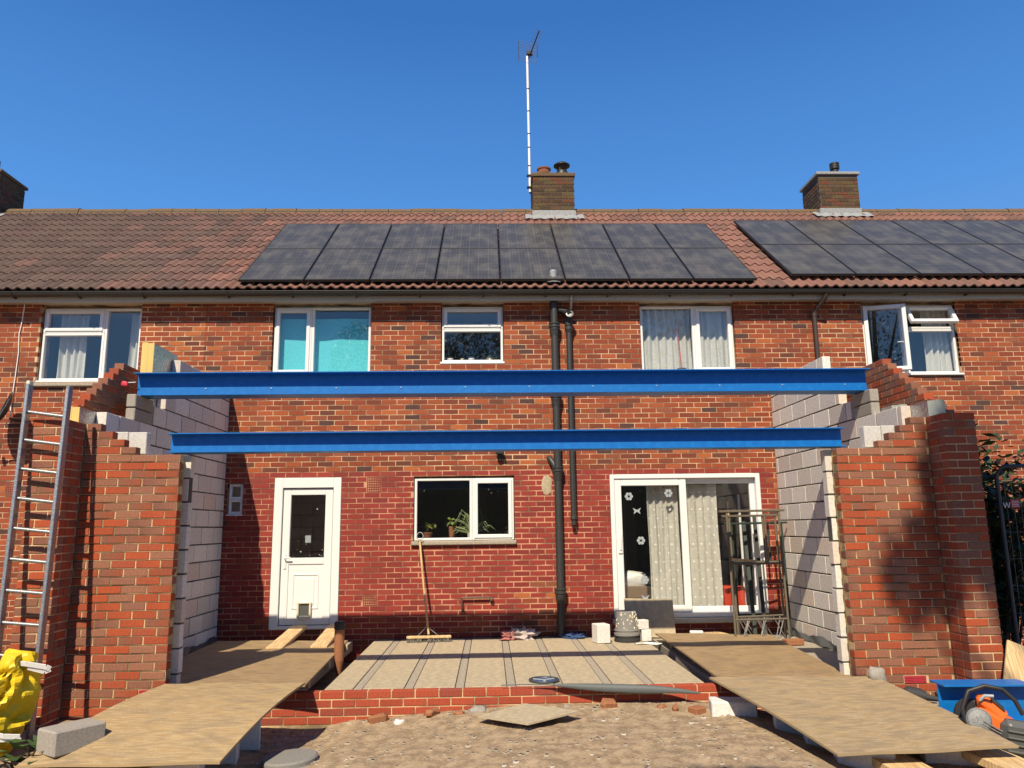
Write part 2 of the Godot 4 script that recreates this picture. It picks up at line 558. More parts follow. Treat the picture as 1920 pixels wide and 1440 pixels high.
# Lays stretcher-bond courses in the plane local z = 0 of xf (local x along the wall, local z outward). lim(k) gives the ends of course k.
# holes: [u0, u1, k0, k1]. The nearest `cap` bricks that pass keep() become parts of their own, the rest one joined part.
func lay(wall: Node3D, xf: Transform3D, k0: int, k1: int, lim: Callable, holes: Array, style_of: Callable, cap: int, keep: Callable, size := Vector3(0.215, 0.065, 0.1025), ybase := 0.0, phase := 0.0, called := "brick") -> void:
	var r := RandomNumberGenerator.new()
	r.seed = hash(str(xf.origin) + called)
	var pl := 0.225 if size.x < 0.3 else 0.45
	var ph := 0.075 if size.x < 0.3 else 0.225
	var jo := pl - size.x
	var list := []
	for k in range(k0, k1):
		var e: Array = lim.call(k)
		if e[1] - e[0] < 0.03:
			continue
		var off := phase + (pl * 0.5 if posmod(k, 2) == 1 else 0.0) + (r.randf_range(-0.006, 0.006))
		var i := floori((e[0] - off) / pl)
		while off + i * pl < e[1]:
			var a: float = maxf(off + i * pl + jo * 0.5, e[0])
			var b: float = minf(off + (i + 1) * pl - jo * 0.5, e[1])
			i += 1
			var runs := [[a, b]]
			for h in holes:
				if k < h[2] or k >= h[3]:
					continue
				var nx := []
				for q in runs:
					if q[1] <= h[0] or q[0] >= h[1]:
						nx.append(q)
						continue
					if q[0] < h[0]:
						nx.append([q[0], h[0]])
					if q[1] > h[1]:
						nx.append([h[1], q[1]])
				runs = nx
			for q in runs:
				if q[1] - q[0] > 0.028:
					var pos := V((q[0] + q[1]) * 0.5, ybase + (k + 0.5) * ph, 0)
					list.append([pos, q[1] - q[0], style_of.call(pos, r), (xf * pos).distance_to(EYE), r.randi(), Vector3(r.randf_range(-1, 1), r.randf_range(-1, 1), r.randf_range(-1, 1))])
	list.sort_custom(func(p, q): return p[3] < q[3])
	var rest := {}
	var left := cap
	for q in list:
		var w: Vector3 = xf * q[0]
		var j: Vector3 = q[5]
		var proud := (j.z * 0.0012) - size.z * 0.5
		if left > 0 and keep.call(w):
			left -= 1
			var o := MeshInstance3D.new()
			var ms := brick_set(q[2], size)
			o.mesh = ms[q[4] % ms.size()]
			o.name = numbered(called, wall)
			var bs := Basis(Vector3.BACK, j.x * 0.004) * Basis(Vector3.UP, j.y * 0.004)
			o.transform = xf * Transform3D(bs.scaled_local(V(q[1] / size.x, 1.0 + j.y * 0.012, 1)), q[0] + V(0, j.y * 0.001, proud))
			wall.add_child(o)
		else:
			var sm: String = "paint" if q[2] == "painted" else "plain"
			if not rest.has(sm):
				rest[sm] = MB.new()
			var b: MB = rest[sm]
			r.seed = q[4]
			b.tint(tone(q[2], r))
			b.xf = xf
			var h := V(q[1], size.y * (1.0 + j.y * 0.012), size.z) * 0.5
			var ce: Vector3 = q[0] + V(0, j.y * 0.001, proud)
			b.box(ce - h, ce + h)
	for sm in rest:
		part(rest[sm], called + "_courses", M.paintbrick if sm == "paint" else (M.block if called == "block" else (M.stackbrick if wall.name.begins_with("chimney") else M.brick)), wall, true)

func box_grid(b: MB, x0: float, x1: float, y0: float, y1: float, z0: float, z1: float, holes: Array) -> void:
	# a wall with rectangular openings [x0, x1, y0, y1]
	var ys := [y0, y1]
	for h in holes:
		for q in [h[2], h[3]]:
			if q > y0 and q < y1 and not ys.has(q):
				ys.append(q)
	ys.sort()
	for j in ys.size() - 1:
		var m: float = (ys[j] + ys[j + 1]) * 0.5
		var cuts := []
		for h in holes:
			if m > h[2] and m < h[3]:
				cuts.append([h[0], h[1]])
		cuts.sort_custom(func(p, q): return p[0] < q[0])
		var x := x0
		for q in cuts:
			if q[0] > x:
				b.box(V(x, ys[j], z0), V(q[0], ys[j + 1], z1))
			x = maxf(x, q[1])
		if x < x1:
			b.box(V(x, ys[j], z0), V(x1, ys[j + 1], z1))

# ---------- windows and doors ----------
func pane(w: Node, x0: float, x1: float, y0: float, y1: float, z: float) -> void:
	# double glazing: two panes, each with its two faces
	for dz in [0.0, -0.02]:
		var b := MB.new()
		for d in [0.0, -0.004]:
			b.quad(V(x0, y0, z + dz + d), V(x1, y0, z + dz + d), V(x1, y1, z + dz + d), V(x0, y1, z + dz + d))
		part(b, "pane", M.glass, w)
func rim(b: MB, x0: float, x1: float, y0: float, y1: float, w: float, z0: float, z1: float, bev := 0.006) -> void:
	b.box(V(x0, y0, z0), V(x0 + w, y1, z1), bev)
	b.box(V(x1 - w, y0, z0), V(x1, y1, z1), bev)
	b.box(V(x0 + w, y0, z0), V(x1 - w, y0 + w, z1), bev)
	b.box(V(x0 + w, y1 - w, z0), V(x1 - w, y1, z1), bev)
# lights: [x0, x1, y0, y1, opening]; the frame runs round each of them
func window(house: Node3D, lights: Array, zf: float, sill: float, label := "") -> Node3D:
	var w := node("window", house)
	if label != "":
		w.set_meta("label", label)
	var fr := MB.new()
	var X0 := 99.0
	var X1 := -99.0
	var Y0 := 99.0
	for q in lights:
		X0 = minf(X0, q[0]); X1 = maxf(X1, q[1]); Y0 = minf(Y0, q[2])
		rim(fr, q[0] + 0.001, q[1] - 0.001, q[2] + 0.001, q[3] - 0.001, 0.036, zf - 0.07, zf)
	part(fr, "frame", M.pvc, w)
	for q in lights:
		var i := 0.036
		if q[4] == 1:
			var s := MB.new()
			rim(s, q[0] + 0.028, q[1] - 0.028, q[2] + 0.028, q[3] - 0.028, 0.052, zf - 0.05, zf + 0.016)
			part(s, "sash", M.pvc, w)
			i = 0.08
		if q[4] < 2:
			pane(w, q[0] + i, q[1] - i, q[2] + i, q[3] - i, zf - 0.02)
	if sill > 0.0:
		var s := MB.new()
		s.box(V(X0 - 0.02, Y0 - 0.035, zf - 0.06), V(X1 + 0.02, Y0 - 0.001, zf + sill), 0.006)
		part(s, "sill", M.pvc, w)
	return w
func curtain(x0: float, x1: float, y0: float, y1: float, z: float, label: String, m: String, folds: float, depth := 0.03, sd := 0.0, lean := 0.0) -> void:
	var b := MB.new()
	var n := int(folds * 10)
	b.surf(n, 10, func(s: float, t: float) -> Vector3:
		var d := depth * (sin(s * folds * TAU + sd + 0.5 * sin(s * 9.0 + sd)) + 0.35 * sin(s * folds * 5.3 + 2.0 * t)) * (0.75 + 0.25 * t)
		return V(lerpf(x0, x1, s) + lean * t + 0.008 * sin(t * 5.0 + s * 20.0), lerpf(y0, y1, t), z + d), Vector2.ZERO, Vector2((x1 - x0) / 0.5, (y1 - y0) / 0.5))
	single(b, "curtain", M[m], label, "curtain")

# ---------- the terrace ----------
const PITCH := 37.5
const EAVE := Vector3(0, 4.97, 0.3)
const COURSES := 13
func on_roof(x: float, d: float, up_by: float) -> Vector3:
	# d metres up the slope from the eave, up_by metres off it
	var a := deg_to_rad(PITCH)
	return V(x, EAVE.y + d * sin(a) + up_by * cos(a), EAVE.z - d * cos(a) + up_by * sin(a))
func tile_mesh(k: Color) -> ArrayMesh:
	# one interlocking double-roll tile, 300 x 345 mm showing, lying in the plane y = 0 with its lower edge at z = 0
	var b := MB.new()
	b.tint(k)
	var h := func(s: float) -> float:
		var q := fposmod(s * 2.0, 1.0)
		return 0.034 * pow(sin(PI * clampf((q - 0.28) / 0.72, 0.0, 1.0)), 1.3) + 0.004
	var n := 12
	for i in n:
		var s0 := float(i) / n
		var s1 := float(i + 1) / n
		var x0 := -0.149 + 0.298 * s0
		var x1 := -0.149 + 0.298 * s1
		var a := V(x0, h.call(s0) + 0.022, 0); var e := V(x1, h.call(s1) + 0.022, 0)
		var d := V(x1, h.call(s1) + 0.002, -0.37); var f := V(x0, h.call(s0) + 0.002, -0.37)
		b.quad(a, e, d, f)
		b.quad(a - V(0, 0.02, 0), e - V(0, 0.02, 0), e, a)
	var me := b.mesh()
	me.surface_set_material(0, M.rooftile)
	return me
var tiles := {}
func roof(house: Node3D, x0: float, x1: float, kind: Callable) -> void:
	var rf := node("roof", house)
	var a := deg_to_rad(PITCH)
	var sl := COURSES * 0.342
	var b := MB.new()
	# boarding under the tiles, and the far slope
	var p0 := on_roof(x0, 0.02, -0.03); var p1 := on_roof(x1, 0.02, -0.03); var q1 := on_roof(x1, sl, -0.03); var q0 := on_roof(x0, sl, -0.03)
	b.quad(p0, p1, q1, q0)
	var back := q0.z - (q0.y - 4.97) / tan(a)
	b.quad(V(x1, 4.95, back), V(x0, 4.95, back), q0, q1)
	part(b, "boarding", M.rust_dark, rf)
	if tiles.is_empty():
		var r := RandomNumberGenerator.new()
		r.seed = 404
		for i in 8:
			var w := r.randf_range(0.85, 1.15)
			tiles["brown%d" % i] = [Color(0.15 * w, 0.093 * w, 0.075 * w), 0]
			tiles["red%d" % i] = [Color(0.27 * w, 0.13 * w, 0.096 * w), 0]
			tiles["mid%d" % i] = [Color(0.2 * w, 0.108 * w, 0.083 * w), 0]
		for k in tiles:
			tiles[k][1] = tile_mesh(tiles[k][0])
	var list := []
	var c0 := ceili(x0 / 0.3)
	var c1 := floori((x1 + 0.001) / 0.3)
	for row in COURSES:
		for c in range(c0, c1):
			var x := c * 0.3 + 0.15
			var at := on_roof(x, row * 0.342 + rng.randf_range(-0.006, 0.006), 0.0)
			list.append([at.distance_to(EYE), at, kind.call(x, row) + str(rng.randi_range(0, 7)), rr(-0.012, 0.012)])
	list.sort_custom(func(p, q): return p[0] < q[0])
	var rest := MB.new()
	for i in list.size():
		var q: Array = list[i]
		var tr := Transform3D(Basis(Vector3.RIGHT, a) * Basis(Vector3.UP, q[3]), q[1])
		if i < 300:
			var o := MeshInstance3D.new()
			o.mesh = tiles[q[2]][1]
			o.name = numbered("tile", rf)
			o.transform = tr
			rf.add_child(o)
		else:
			var ar: Array = tiles[q[2]][1].surface_get_arrays(0)
			var vv: PackedVector3Array = ar[Mesh.ARRAY_VERTEX]
			var nn: PackedVector3Array = ar[Mesh.ARRAY_NORMAL]
			for k in vv.size():
				rest.v.append(tr * vv[k]); rest.n.append(tr.basis * nn[k]); rest.u.append(Vector2()); rest.c.append(tiles[q[2]][0])
			rest.tinted = true
	if rest.v.size() > 0:
		part(rest, "tile_courses", M.rooftile, rf, true)
	var x := x0
	var k := 0
	while x < x1:
		var e := minf(x + 0.45, x1)
		var rb := MB.new()
		var top := on_roof(0, sl, 0.0)
		var cy := top.y - 0.035 + rr(-0.008, 0.008)
		var rad := 0.125 + (0.004 if k % 2 == 0 else 0.0)
		rb.surf(2, 8, func(s: float, t: float) -> Vector3:
			var an := PI * (0.02 + 0.96 * t)
			return V(lerpf(x + 0.004, e - 0.004, s), cy + sin(an) * rad * 0.8, top.z + cos(an) * rad))
		rb.quad(V(x + 0.004, cy, top.z + rad), V(e - 0.004, cy, top.z + rad), V(e - 0.004, cy - 0.05, top.z + rad + 0.02), V(x + 0.004, cy - 0.05, top.z + rad + 0.02))
		part(rb, "ridge_tile", M.ridge, rf)
		x = e
		k += 1
func eaves(house: Node3D, x0: float, x1: float) -> void:
	var s := MB.new()
	s.box(V(x0, 4.845, -0.02), V(x1, 4.86, 0.19), 0.0)
	part(s, "soffit", M.soffit, house)
	var f := MB.new()
	f.box(V(x0, 4.82, 0.19), V(x1, 4.96, 0.21), 0.003)
	part(f, "fascia", M.soffit, house)
	var g := node("gutter", house)
	var tr := MB.new()
	tr.surf(8, 8, func(s2: float, t: float) -> Vector3:
		var an := PI * t
		return V(lerpf(x0, x1, s2), 4.94 - sin(an) * 0.062, 0.272 + cos(an) * 0.058))
	tr.tube([V(x0, 4.94, 0.33), V(x1, 4.94, 0.33)], 0.007, 6)
	part(tr, "trough", M.gutter, g)
	var x := x0 + 0.4
	while x < x1:
		var br := MB.new()
		br.box(V(x - 0.012, 4.865, 0.205), V(x + 0.012, 4.93, 0.3), 0.004)
		br.tube([V(x, 4.945, 0.332), V(x, 4.9, 0.322), V(x, 4.872, 0.28)], 0.008, 5)
		part(br, "bracket", M.gutter, g)
		x += 0.93
func chimney(house: Node3D, x0: float, x1: float, z0: float, z1: float, top: float, kind: int) -> void:
	var ch := node("chimney", house)
	var co := MB.new()
	co.box(V(x0 + 0.006, 6.6, z1 + 0.006), V(x1 - 0.006, top, z0 - 0.006))
	part(co, "core", M.mortar_dark if kind != 0 else M.mortar_dark, ch)
	var yb := 6.75
	var k1 := int((top - yb) / 0.075)
	var st := func(_p: Vector3, _r: RandomNumberGenerator) -> String: return "stack"
	var yes := func(p: Vector3) -> bool: return p.y > 7.2
	var sz := Vector3(0.215, 0.065, 0.06)
	lay(ch, Transform3D(Basis(), V(0, 0, z0)), 6, k1, func(_k): return [x0, x1], [], st, 70, yes, sz, yb)
	lay(ch, Transform3D(Basis(V(0, 0, 1), Vector3.UP, V(-1, 0, 0)), V(x0, 0, 0)), 6, k1, func(_k): return [z1, z0 - 0.065], [], st, 60, yes, sz, yb, 0.06)
	lay(ch, Transform3D(Basis(V(0, 0, -1), Vector3.UP, V(1, 0, 0)), V(x1, 0, 0)), 6, k1, func(_k): return [-z0 + 0.065, -z1], [], st, 60, yes, sz, yb, 0.06)
	# lead apron and soakers where the stack meets the tiles
	var le := MB.new()
	var base := 4.97 + (0.3 - z0) * tan(deg_to_rad(PITCH))
	le.box(V(x0 - 0.02, base - 0.06, z0 - 0.1), V(x1 + 0.02, base + 0.17, z0 + 0.012), 0.005)
	le.surf(16, 3, func(s: float, t: float) -> Vector3:
		var q := on_roof(lerpf(x0 - 0.16, x1 + 0.16, s), lerpf((0.3 - z0) / cos(deg_to_rad(PITCH)) - 0.2, (0.3 - z0) / cos(deg_to_rad(PITCH)) + 0.1, t), 0.055 + 0.012 * sin(s * 34.0))
		return q)
	part(le, "flashing", M.lead, ch)
	if kind == 0:
		var cp := MB.new()
		cp.box(V(x0 - 0.025, top - 0.07, z1 - 0.02), V(x1 + 0.02, top + 0.01, z0 + 0.02), 0.01)
		cp.rock(V((x0 + x1) * 0.5, top, (z0 + z1) * 0.5), V((x1 - x0) * 0.42, 0.05, (z0 - z1) * 0.4), 5, 12, 6, 0.2)
		part(cp, "flaunching", M.ridge, ch)
		var p1 := MB.new()
		p1.xf = Transform3D(Basis(), V(x0 + 0.24, top + 0.06, z0 - 0.25))
		p1.lathe([Vector2(0.11, 0), Vector2(0.13, 0.03), Vector2(0.125, 0.11), Vector2(0.14, 0.12), Vector2(0.14, 0.15), Vector2(0.1, 0.155), Vector2(0.1, 0.02)], 18)
		part(p1, "chimney_pot", M.terracotta, ch)
		var p2 := MB.new()
		p2.xf = Transform3D(Basis(), V(x0 + 0.6, top + 0.06, z0 - 0.25))
		p2.lathe([Vector2(0.13, 0), Vector2(0.12, 0.07), Vector2(0.1, 0.08), Vector2(0.1, 0.1), Vector2(0.0, 0.1)], 18)
		for i in 4:
			var an := TAU * i / 4 + 0.5
			p2.cbox(V(cos(an) * 0.1, 0.15, sin(an) * 0.1), V(0.014, 0.14, 0.014))
		p2.lathe([Vector2(0.13, 0.2), Vector2(0.165, 0.205), Vector2(0.165, 0.225), Vector2(0.1, 0.27), Vector2(0, 0.285)], 20)
		p2.lathe([Vector2(0, 0.2), Vector2(0.13, 0.2)], 20)
		part(p2, "chimney_cowl", M.black_plastic, ch)
	else:
		var cp := MB.new()
		cp.box(V(x0 - 0.04, top, z1 - 0.04), V(x1 + 0.04, top + 0.06, z0 + 0.04), 0.008)
		part(cp, "cap_slab", M.lead if kind == 2 else M.ridge, ch)
		var p1 := MB.new()
		p1.xf = Transform3D(Basis(), V((x0 + x1) * 0.5 + 0.1, top + 0.2, z0 - 0.3))
		p1.lathe([Vector2(0.07, -0.13), Vector2(0.07, 0.06), Vector2(0.095, 0.065), Vector2(0.095, 0.1), Vector2(0.085, 0.105), Vector2(0.095, 0.11), Vector2(0.095, 0.15), Vector2(0.085, 0.155), Vector2(0.095, 0.16), Vector2(0.095, 0.19), Vector2(0.0, 0.2)], 18)
		part(p1, "vent_cowl", M.black_plastic, ch)
func air_brick(under: Node3D, x: float, y: float, w: float, h: float, z: float) -> void:
	var b := MB.new()
	var nx := int(w / 0.03)
	var ny := int(h / 0.03)
	for i in nx + 1:
		b.cbox(V(x + w * i / nx, y + h * 0.5, z), V(0.012, h, 0.02))
	for j in ny + 1:
		b.cbox(V(x + w * 0.5, y + h * j / ny, z + 0.001), V(w + 0.012, 0.012, 0.02))
	b.tinted = true
	for i in b.c.size():
		b.c[i] = Color(0.34, 0.075, 0.045)
	part(b, "air_brick", M.brick, under)

func shell(house: Node3D, x0: float, x1: float, holes: Array) -> Node3D:
	# the front wall with its openings, the other walls, floors and the loft floor, so that the rooms are closed
	var w := MB.new()
	box_grid(w, x0, x1, -0.45, 4.95, -0.28, -0.003, holes)
	var wall := part(w, "wall", M.mortar, house)
	var b := MB.new()
	b.box(V(x0, -0.45, -7.2), V(x1, 4.95, -7.0))
	b.box(V(x0 - 0.0, -0.45, -7.0), V(x0 + 0.1, 4.95, -0.281))
	b.box(V(x1 - 0.1, -0.45, -7.0), V(x1, 4.95, -0.281))
	b.box(V(x0 + 0.1, 2.42, -7.0), V(x1 - 0.1, 2.62, -0.281))
	b.box(V(x0 + 0.1, 4.86, -7.0), V(x1 - 0.1, 4.95, -0.281))
	part(b, "inner_walls", M.room, house)
	var f := MB.new()
	f.box(V(x0 + 0.1, -0.2, -7.0), V(x1 - 0.1, 0.1, -0.281))
	part(f, "room_floor", M.room_floor, house)
	return wall
func holes_k(holes: Array) -> Array:
	var r := []
	for h in holes:
		r.append([h[0], h[1], int(round(h[2] / 0.075)), int(round(h[3] / 0.075))])
	return r

func build_terrace() -> void:
	# ----- the house with the extension -----
	var h := thing("terraced_house", "brick house with crimson painted ground floor behind the new blue beams", "house", "houses of the terrace")
	var holes := [[-3.21, -1.75, 3.75, 4.845], [-0.71, 0.23, 3.9, 4.845], [2.29, 3.73, 3.75, 4.845], [-3.08, -2.12, 0.15, 2.25], [-1.09, 0.36, 1.275, 2.25], [1.74, 3.95, 0.225, 2.25], [-3.74, -3.52, 1.725, 2.175]]
	var wall := shell(h, -4.2, 4.95, holes)
	var pb := MB.new()
	box_grid(pb, -3.78, 4.15, -0.3, 2.325, -0.02, -0.0024, holes)
	part(pb, "painted_joints", M.mortar_pink, wall)
	var st := func(p: Vector3, r: RandomNumberGenerator) -> String:
		if p.y < 2.325 and p.x > -3.78 and p.x < 4.15:
			return "old" if (p.y < 0.75 and absf(p.x - 0.75) < 0.3 and r.randf() < 0.6) or (p.y < 0.3 and r.randf() < 0.3) else "painted"
		return "old"
	var seen := func(p: Vector3) -> bool: return p.x > -3.78 and p.x < 4.17 and p.y > 0.0
	var hk := holes_k(holes)
	hk.append([-1.77, -1.55, 27, 30])
	hk.append([-1.79, -1.58, 6, 8])
	lay(wall, Transform3D(), -4, 65, func(_k): return [-4.2, 4.95], hk, st, 300, seen, Vector3(0.2135, 0.0635, 0.05))
	air_brick(wall, -1.755, 2.035, 0.19, 0.205, -0.008)
	air_brick(wall, -1.775, 0.46, 0.18, 0.13, -0.008)
	eaves(h, -4.2, 4.95)
	roof(h, -4.2, 5.1, func(x: float, _row: int) -> String:
		var t := clampf((x + 4.6) / 2.2, 0.0, 1.0)
		return "mid" if rng.randf() > t else ("red" if rng.randf() < 0.85 else "mid"))
	chimney(h, 0.89, 1.7, -2.86, -3.65, 8.34, 0)
	# upper windows
	window(h, [[-3.2, -2.64, 3.76, 4.8, 1], [-2.64, -1.76, 3.76, 4.8, 0]], -0.05, 0.05)
	window(h, [[-0.7, 0.22, 4.45, 4.8, 1], [-0.7, 0.22, 3.94, 4.45, 0]], -0.05, 0.06)
	window(h, [[2.3, 3.13, 3.76, 4.8, 0], [3.13, 3.72, 3.76, 4.8, 1]], -0.05, 0.05)
	# kitchen window and its stone sill
	var kw := window(h, [[-1.08, -0.25, 1.335, 2.22, 0], [-0.25, 0.35, 1.335, 2.22, 1]], -0.03, 0.0)
	var ks := MB.new()
	ks.box(V(-1.12, 1.27, -0.2), V(0.38, 1.33, 0.055), 0.012)
	part(ks, "sill", M.slab_beam, kw)
	# little window beside the new wall
	window(h, [[-3.73, -3.53, 1.95, 2.17, 0], [-3.73, -3.53, 1.74, 1.95, 0]], -0.03, 0.03)
	# back door with a cat flap
	var d := node("back_door", h)
	var fr := MB.new()
	fr.box(V(-3.075, 0.15, -0.1), V(-2.955, 2.245, 0.012), 0.006)
	fr.box(V(-2.235, 0.15, -0.1), V(-2.125, 2.245, 0.012), 0.006)
	fr.box(V(-2.955, 2.1, -0.1), V(-2.235, 2.245, 0.012), 0.006)
	fr.box(V(-2.955, 0.15, -0.1), V(-2.235, 0.2, 0.0), 0.006)
	part(fr, "frame", M.pvc, d)
	var lf := MB.new()
	var zl := -0.02
	lf.box(V(-2.945, 0.21, zl - 0.05), V(-2.84, 2.09, zl), 0.006)
	lf.box(V(-2.35, 0.21, zl - 0.05), V(-2.245, 2.09, zl), 0.006)
	lf.box(V(-2.84, 2.0, zl - 0.05), V(-2.35, 2.09, zl), 0.006)
	lf.box(V(-2.84, 1.03, zl - 0.05), V(-2.35, 1.12, zl), 0.006)
	lf.box(V(-2.84, 0.21, zl - 0.05), V(-2.35, 0.3, zl), 0.006)
	part(lf, "leaf", M.pvc, d)
	var pn := MB.new()
	pn.box(V(-2.84, 0.3, zl - 0.04), V(-2.35, 1.03, zl - 0.014))
	rim(pn, -2.78, -2.41, 0.42, 0.9, 0.022, zl - 0.02, zl - 0.004)
	pn.box(V(-2.72, 0.48, zl - 0.03), V(-2.47, 0.84, zl - 0.006), 0.008)
	part(pn, "panel", M.pvc, d)
	pane(d, -2.84, -2.35, 1.12, 2.0, zl - 0.02)
	var hd := MB.new()
	hd.box(V(-2.91, 0.97, zl), V(-2.875, 1.18, zl + 0.012), 0.004)
	hd.tube([V(-2.893, 1.12, zl + 0.01), V(-2.893, 1.12, zl + 0.05), V(-2.8, 1.125, zl + 0.055)], 0.009, 8)
	part(hd, "handle", M.pvc, d)
	var cf := MB.new()
	rim(cf, -2.7, -2.5, 0.3, 0.52, 0.03, zl - 0.012, zl + 0.03, 0.01)
	cf.tube([V(-2.67, 0.315, zl + 0.03), V(-2.64, 0.297, zl + 0.04), V(-2.6, 0.29, zl + 0.044), V(-2.56, 0.297, zl + 0.04), V(-2.53, 0.315, zl + 0.03)], 0.016, 8)
	var cfo := part(cf, "cat_flap", M.cream, d)
	var cd := MB.new()
	cd.box(V(-2.67, 0.33, zl - 0.01), V(-2.53, 0.49, zl + 0.004), 0.004)
	part(cd, "flap", M.grey_plastic, cfo)
	var no := MB.new()
	no.box(V(-2.63, 1.33, zl - 0.046), V(-2.55, 1.43, zl - 0.043))
	part(no, "notice", M.sticker, d)
	# sliding patio door
	var s := node("sliding_door", h)
	var sf := MB.new()
	rim(sf, 1.745, 3.945, 0.23, 2.245, 0.065, -0.12, 0.02, 0.008)
	part(sf, "frame", M.pvc, s)
	var s1 := MB.new()
	rim(s1, 1.81, 2.86, 0.295, 2.18, 0.1, -0.05, 0.0, 0.008)
	part(s1, "sliding_leaf", M.pvc, s)
	var s2 := MB.new()
	rim(s2, 2.8, 3.88, 0.295, 2.18, 0.075, -0.11, -0.06, 0.008)
	part(s2, "fixed_leaf", M.pvc, s)
	pane(s, 1.91, 2.76, 0.395, 2.08, -0.02)
	pane(s, 2.875, 3.805, 0.37, 2.105, -0.08)
	var lk := MB.new()
	lk.box(V(1.835, 1.12, 0.0), V(1.9, 1.4, 0.02), 0.008)
	lk.box(V(1.858, 1.17, 0.02), V(1.878, 1.35, 0.04), 0.006)
	part(lk, "lock", M.pvc, s)
	var sl := MB.new()
	sl.box(V(1.72, 0.155, -0.2), V(3.97, 0.228, 0.06), 0.01)
	part(sl, "threshold", M.soffit, s)
	for q in [[2.02, 1.93, 0], [2.6, 1.97, 0], [2.13, 1.72, 1], [2.17, 1.3, 0], [2.2, 0.75, 0], [2.2, 0.5, 1]]:
		var f := MB.new()
		if q[2] == 0:
			for i in 6:
				var an := TAU * i / 6
				f.xf = Transform3D(Basis(Vector3.RIGHT, PI / 2), V(q[0] + cos(an) * 0.038, q[1] + sin(an) * 0.038, -0.018))
				f.lathe([Vector2(0, 0.002), Vector2(0.023, 0.002), Vector2(0.023, 0.0), Vector2(0, 0)], 10)
		else:
			for i in [-1.0, 1.0]:
				f.xf = Transform3D(Basis(), V(q[0], q[1], -0.018))
				f.prism(PackedVector2Array([Vector2(0, -0.01), Vector2(i * 0.05, -0.045), Vector2(i * 0.035, 0.0), Vector2(i * 0.06, 0.045), Vector2(0, 0.012)]), 0.0, 0.002)
		part(f, "window_sticker", M.sticker, s)
	var cpz := MB.new()
	cpz.rock(V(0.83, 2.1, -0.002), V(0.075, 0.14, 0.012), 3, 16, 8, 0.25)
	part(cpz, "mortar_patch", M.slab, wall)
	var spk := MB.new()
	var sr := RandomNumberGenerator.new()
	sr.seed = 9
	for i in 30:
		spk.rock(V(sr.randf_range(-2.82, -2.37), 1.14 + 0.8 * pow(sr.randf(), 1.5), zl - 0.019), V(0.004, 0.005, 0.001) * (0.35 + 1.2 * pow(sr.randf(), 3.0)), i, 5, 4, 0.3)
	part(spk, "paint_specks", M.white, d, true)
	# soil stack, vent pipe and small branch
	pipe_stack(h)
	# ----- neighbours -----
	var hl := thing("terraced_house", "brick house with brown tiled roof behind the ladder", "house", "houses of the terrace")
	var lh := [[-6.61, -5.15, 3.675, 4.845]]
	var lw := shell(hl, -11.0, -4.2, lh)
	var plain := func(_p: Vector3, _r: RandomNumberGenerator) -> String: return "old"
	var lk2 := holes_k(lh)
	lk2.append([-6.87, -6.67, 27, 30])
	lay(lw, Transform3D(), -4, 65, func(_k): return [-11.0, -4.2], lk2, plain, 300, func(p: Vector3) -> bool: return (p.x < -5.2 or p.y > 3.5) and p.x > -7.4, Vector3(0.2135, 0.0635, 0.05))
	air_brick(lw, -6.855, 2.035, 0.18, 0.19, -0.008)
	eaves(hl, -11.0, -4.2)
	roof(hl, -11.1, -4.2, func(x: float, _row: int) -> String: return "brown" if rng.randf() < clampf((-4.0 - x) / 2.6, 0.3, 0.97) else "mid")
	chimney(hl, -10.25, -9.38, -2.9, -3.7, 8.36, 1)
	window(hl, [[-6.6, -5.7, 4.42, 4.8, 1], [-6.6, -5.7, 3.7, 4.42, 0], [-5.7, -5.16, 3.7, 4.8, 0]], -0.06, 0.05)
	var lsl := MB.new()
	lsl.box(V(-6.66, 3.6, -0.1), V(-5.12, 3.655, 0.05), 0.01)
	part(lsl, "stone_sill", M.slab_beam, hl)
	var hr := thing("terraced_house", "brick house with an open white casement and brown downpipe", "house", "houses of the terrace")
	var rh := [[5.7, 7.16, 3.675, 4.845]]
	var rw := shell(hr, 4.95, 12.0, rh)
	lay(rw, Transform3D(), -4, 65, func(_k): return [4.95, 12.0], holes_k(rh), plain, 300, func(p: Vector3) -> bool: return (p.x > 5.5 or p.y > 3.5) and p.x < 8.4, Vector3(0.2135, 0.0635, 0.05))
	eaves(hr, 4.95, 12.0)
	roof(hr, 5.1, 12.0, func(_x: float, _row: int) -> String: return "red" if rng.randf() < 0.7 else "mid")
	chimney(hr, 6.62, 7.42, -3.0, -3.8, 8.38, 2)
	var w := window(hr, [[5.71, 6.36, 3.72, 4.8, 2], [6.36, 7.15, 3.72, 4.42, 0], [6.36, 7.15, 4.42, 4.8, 2]], -0.05, 0.09, "white window with one casement and the top light pushed open")
	var os := node("open_casement", w, V(5.74, 0, -0.04))
	os.rotation.y = -0.28
	var sh := MB.new()
	rim(sh, 0.0, 0.6, 3.75, 4.77, 0.06, -0.03, 0.03)
	part(sh, "sash", M.pvc, os)
	pane(os, 0.06, 0.54, 3.81, 4.71, 0.0)
	var hh := MB.new()
	hh.tube([V(0.57, 4.2, -0.03), V(0.57, 4.2, -0.06), V(0.46, 4.2, -0.065)], 0.008, 6)
	part(hh, "handle", M.pvc, os)
	var ov := node("open_top_light", w, V(6.39, 4.77, -0.04))
	ov.rotation.x = -0.5
	var vh := MB.new()
	rim(vh, 0.0, 0.73, -0.33, 0.0, 0.055, -0.03, 0.03)
	part(vh, "sash", M.pvc, ov)
	pane(ov, 0.055, 0.675, -0.275, -0.055, 0.0)
	# brown downpipe with its swan neck
	var dp := MB.new()
	dp.tube([V(5.05, 4.9, 0.27), V(5.05, 4.84, 0.26), V(4.96, 4.7, 0.1), V(4.94, 4.62, 0.06), V(4.94, -0.3, 0.06)], 0.034, 10)
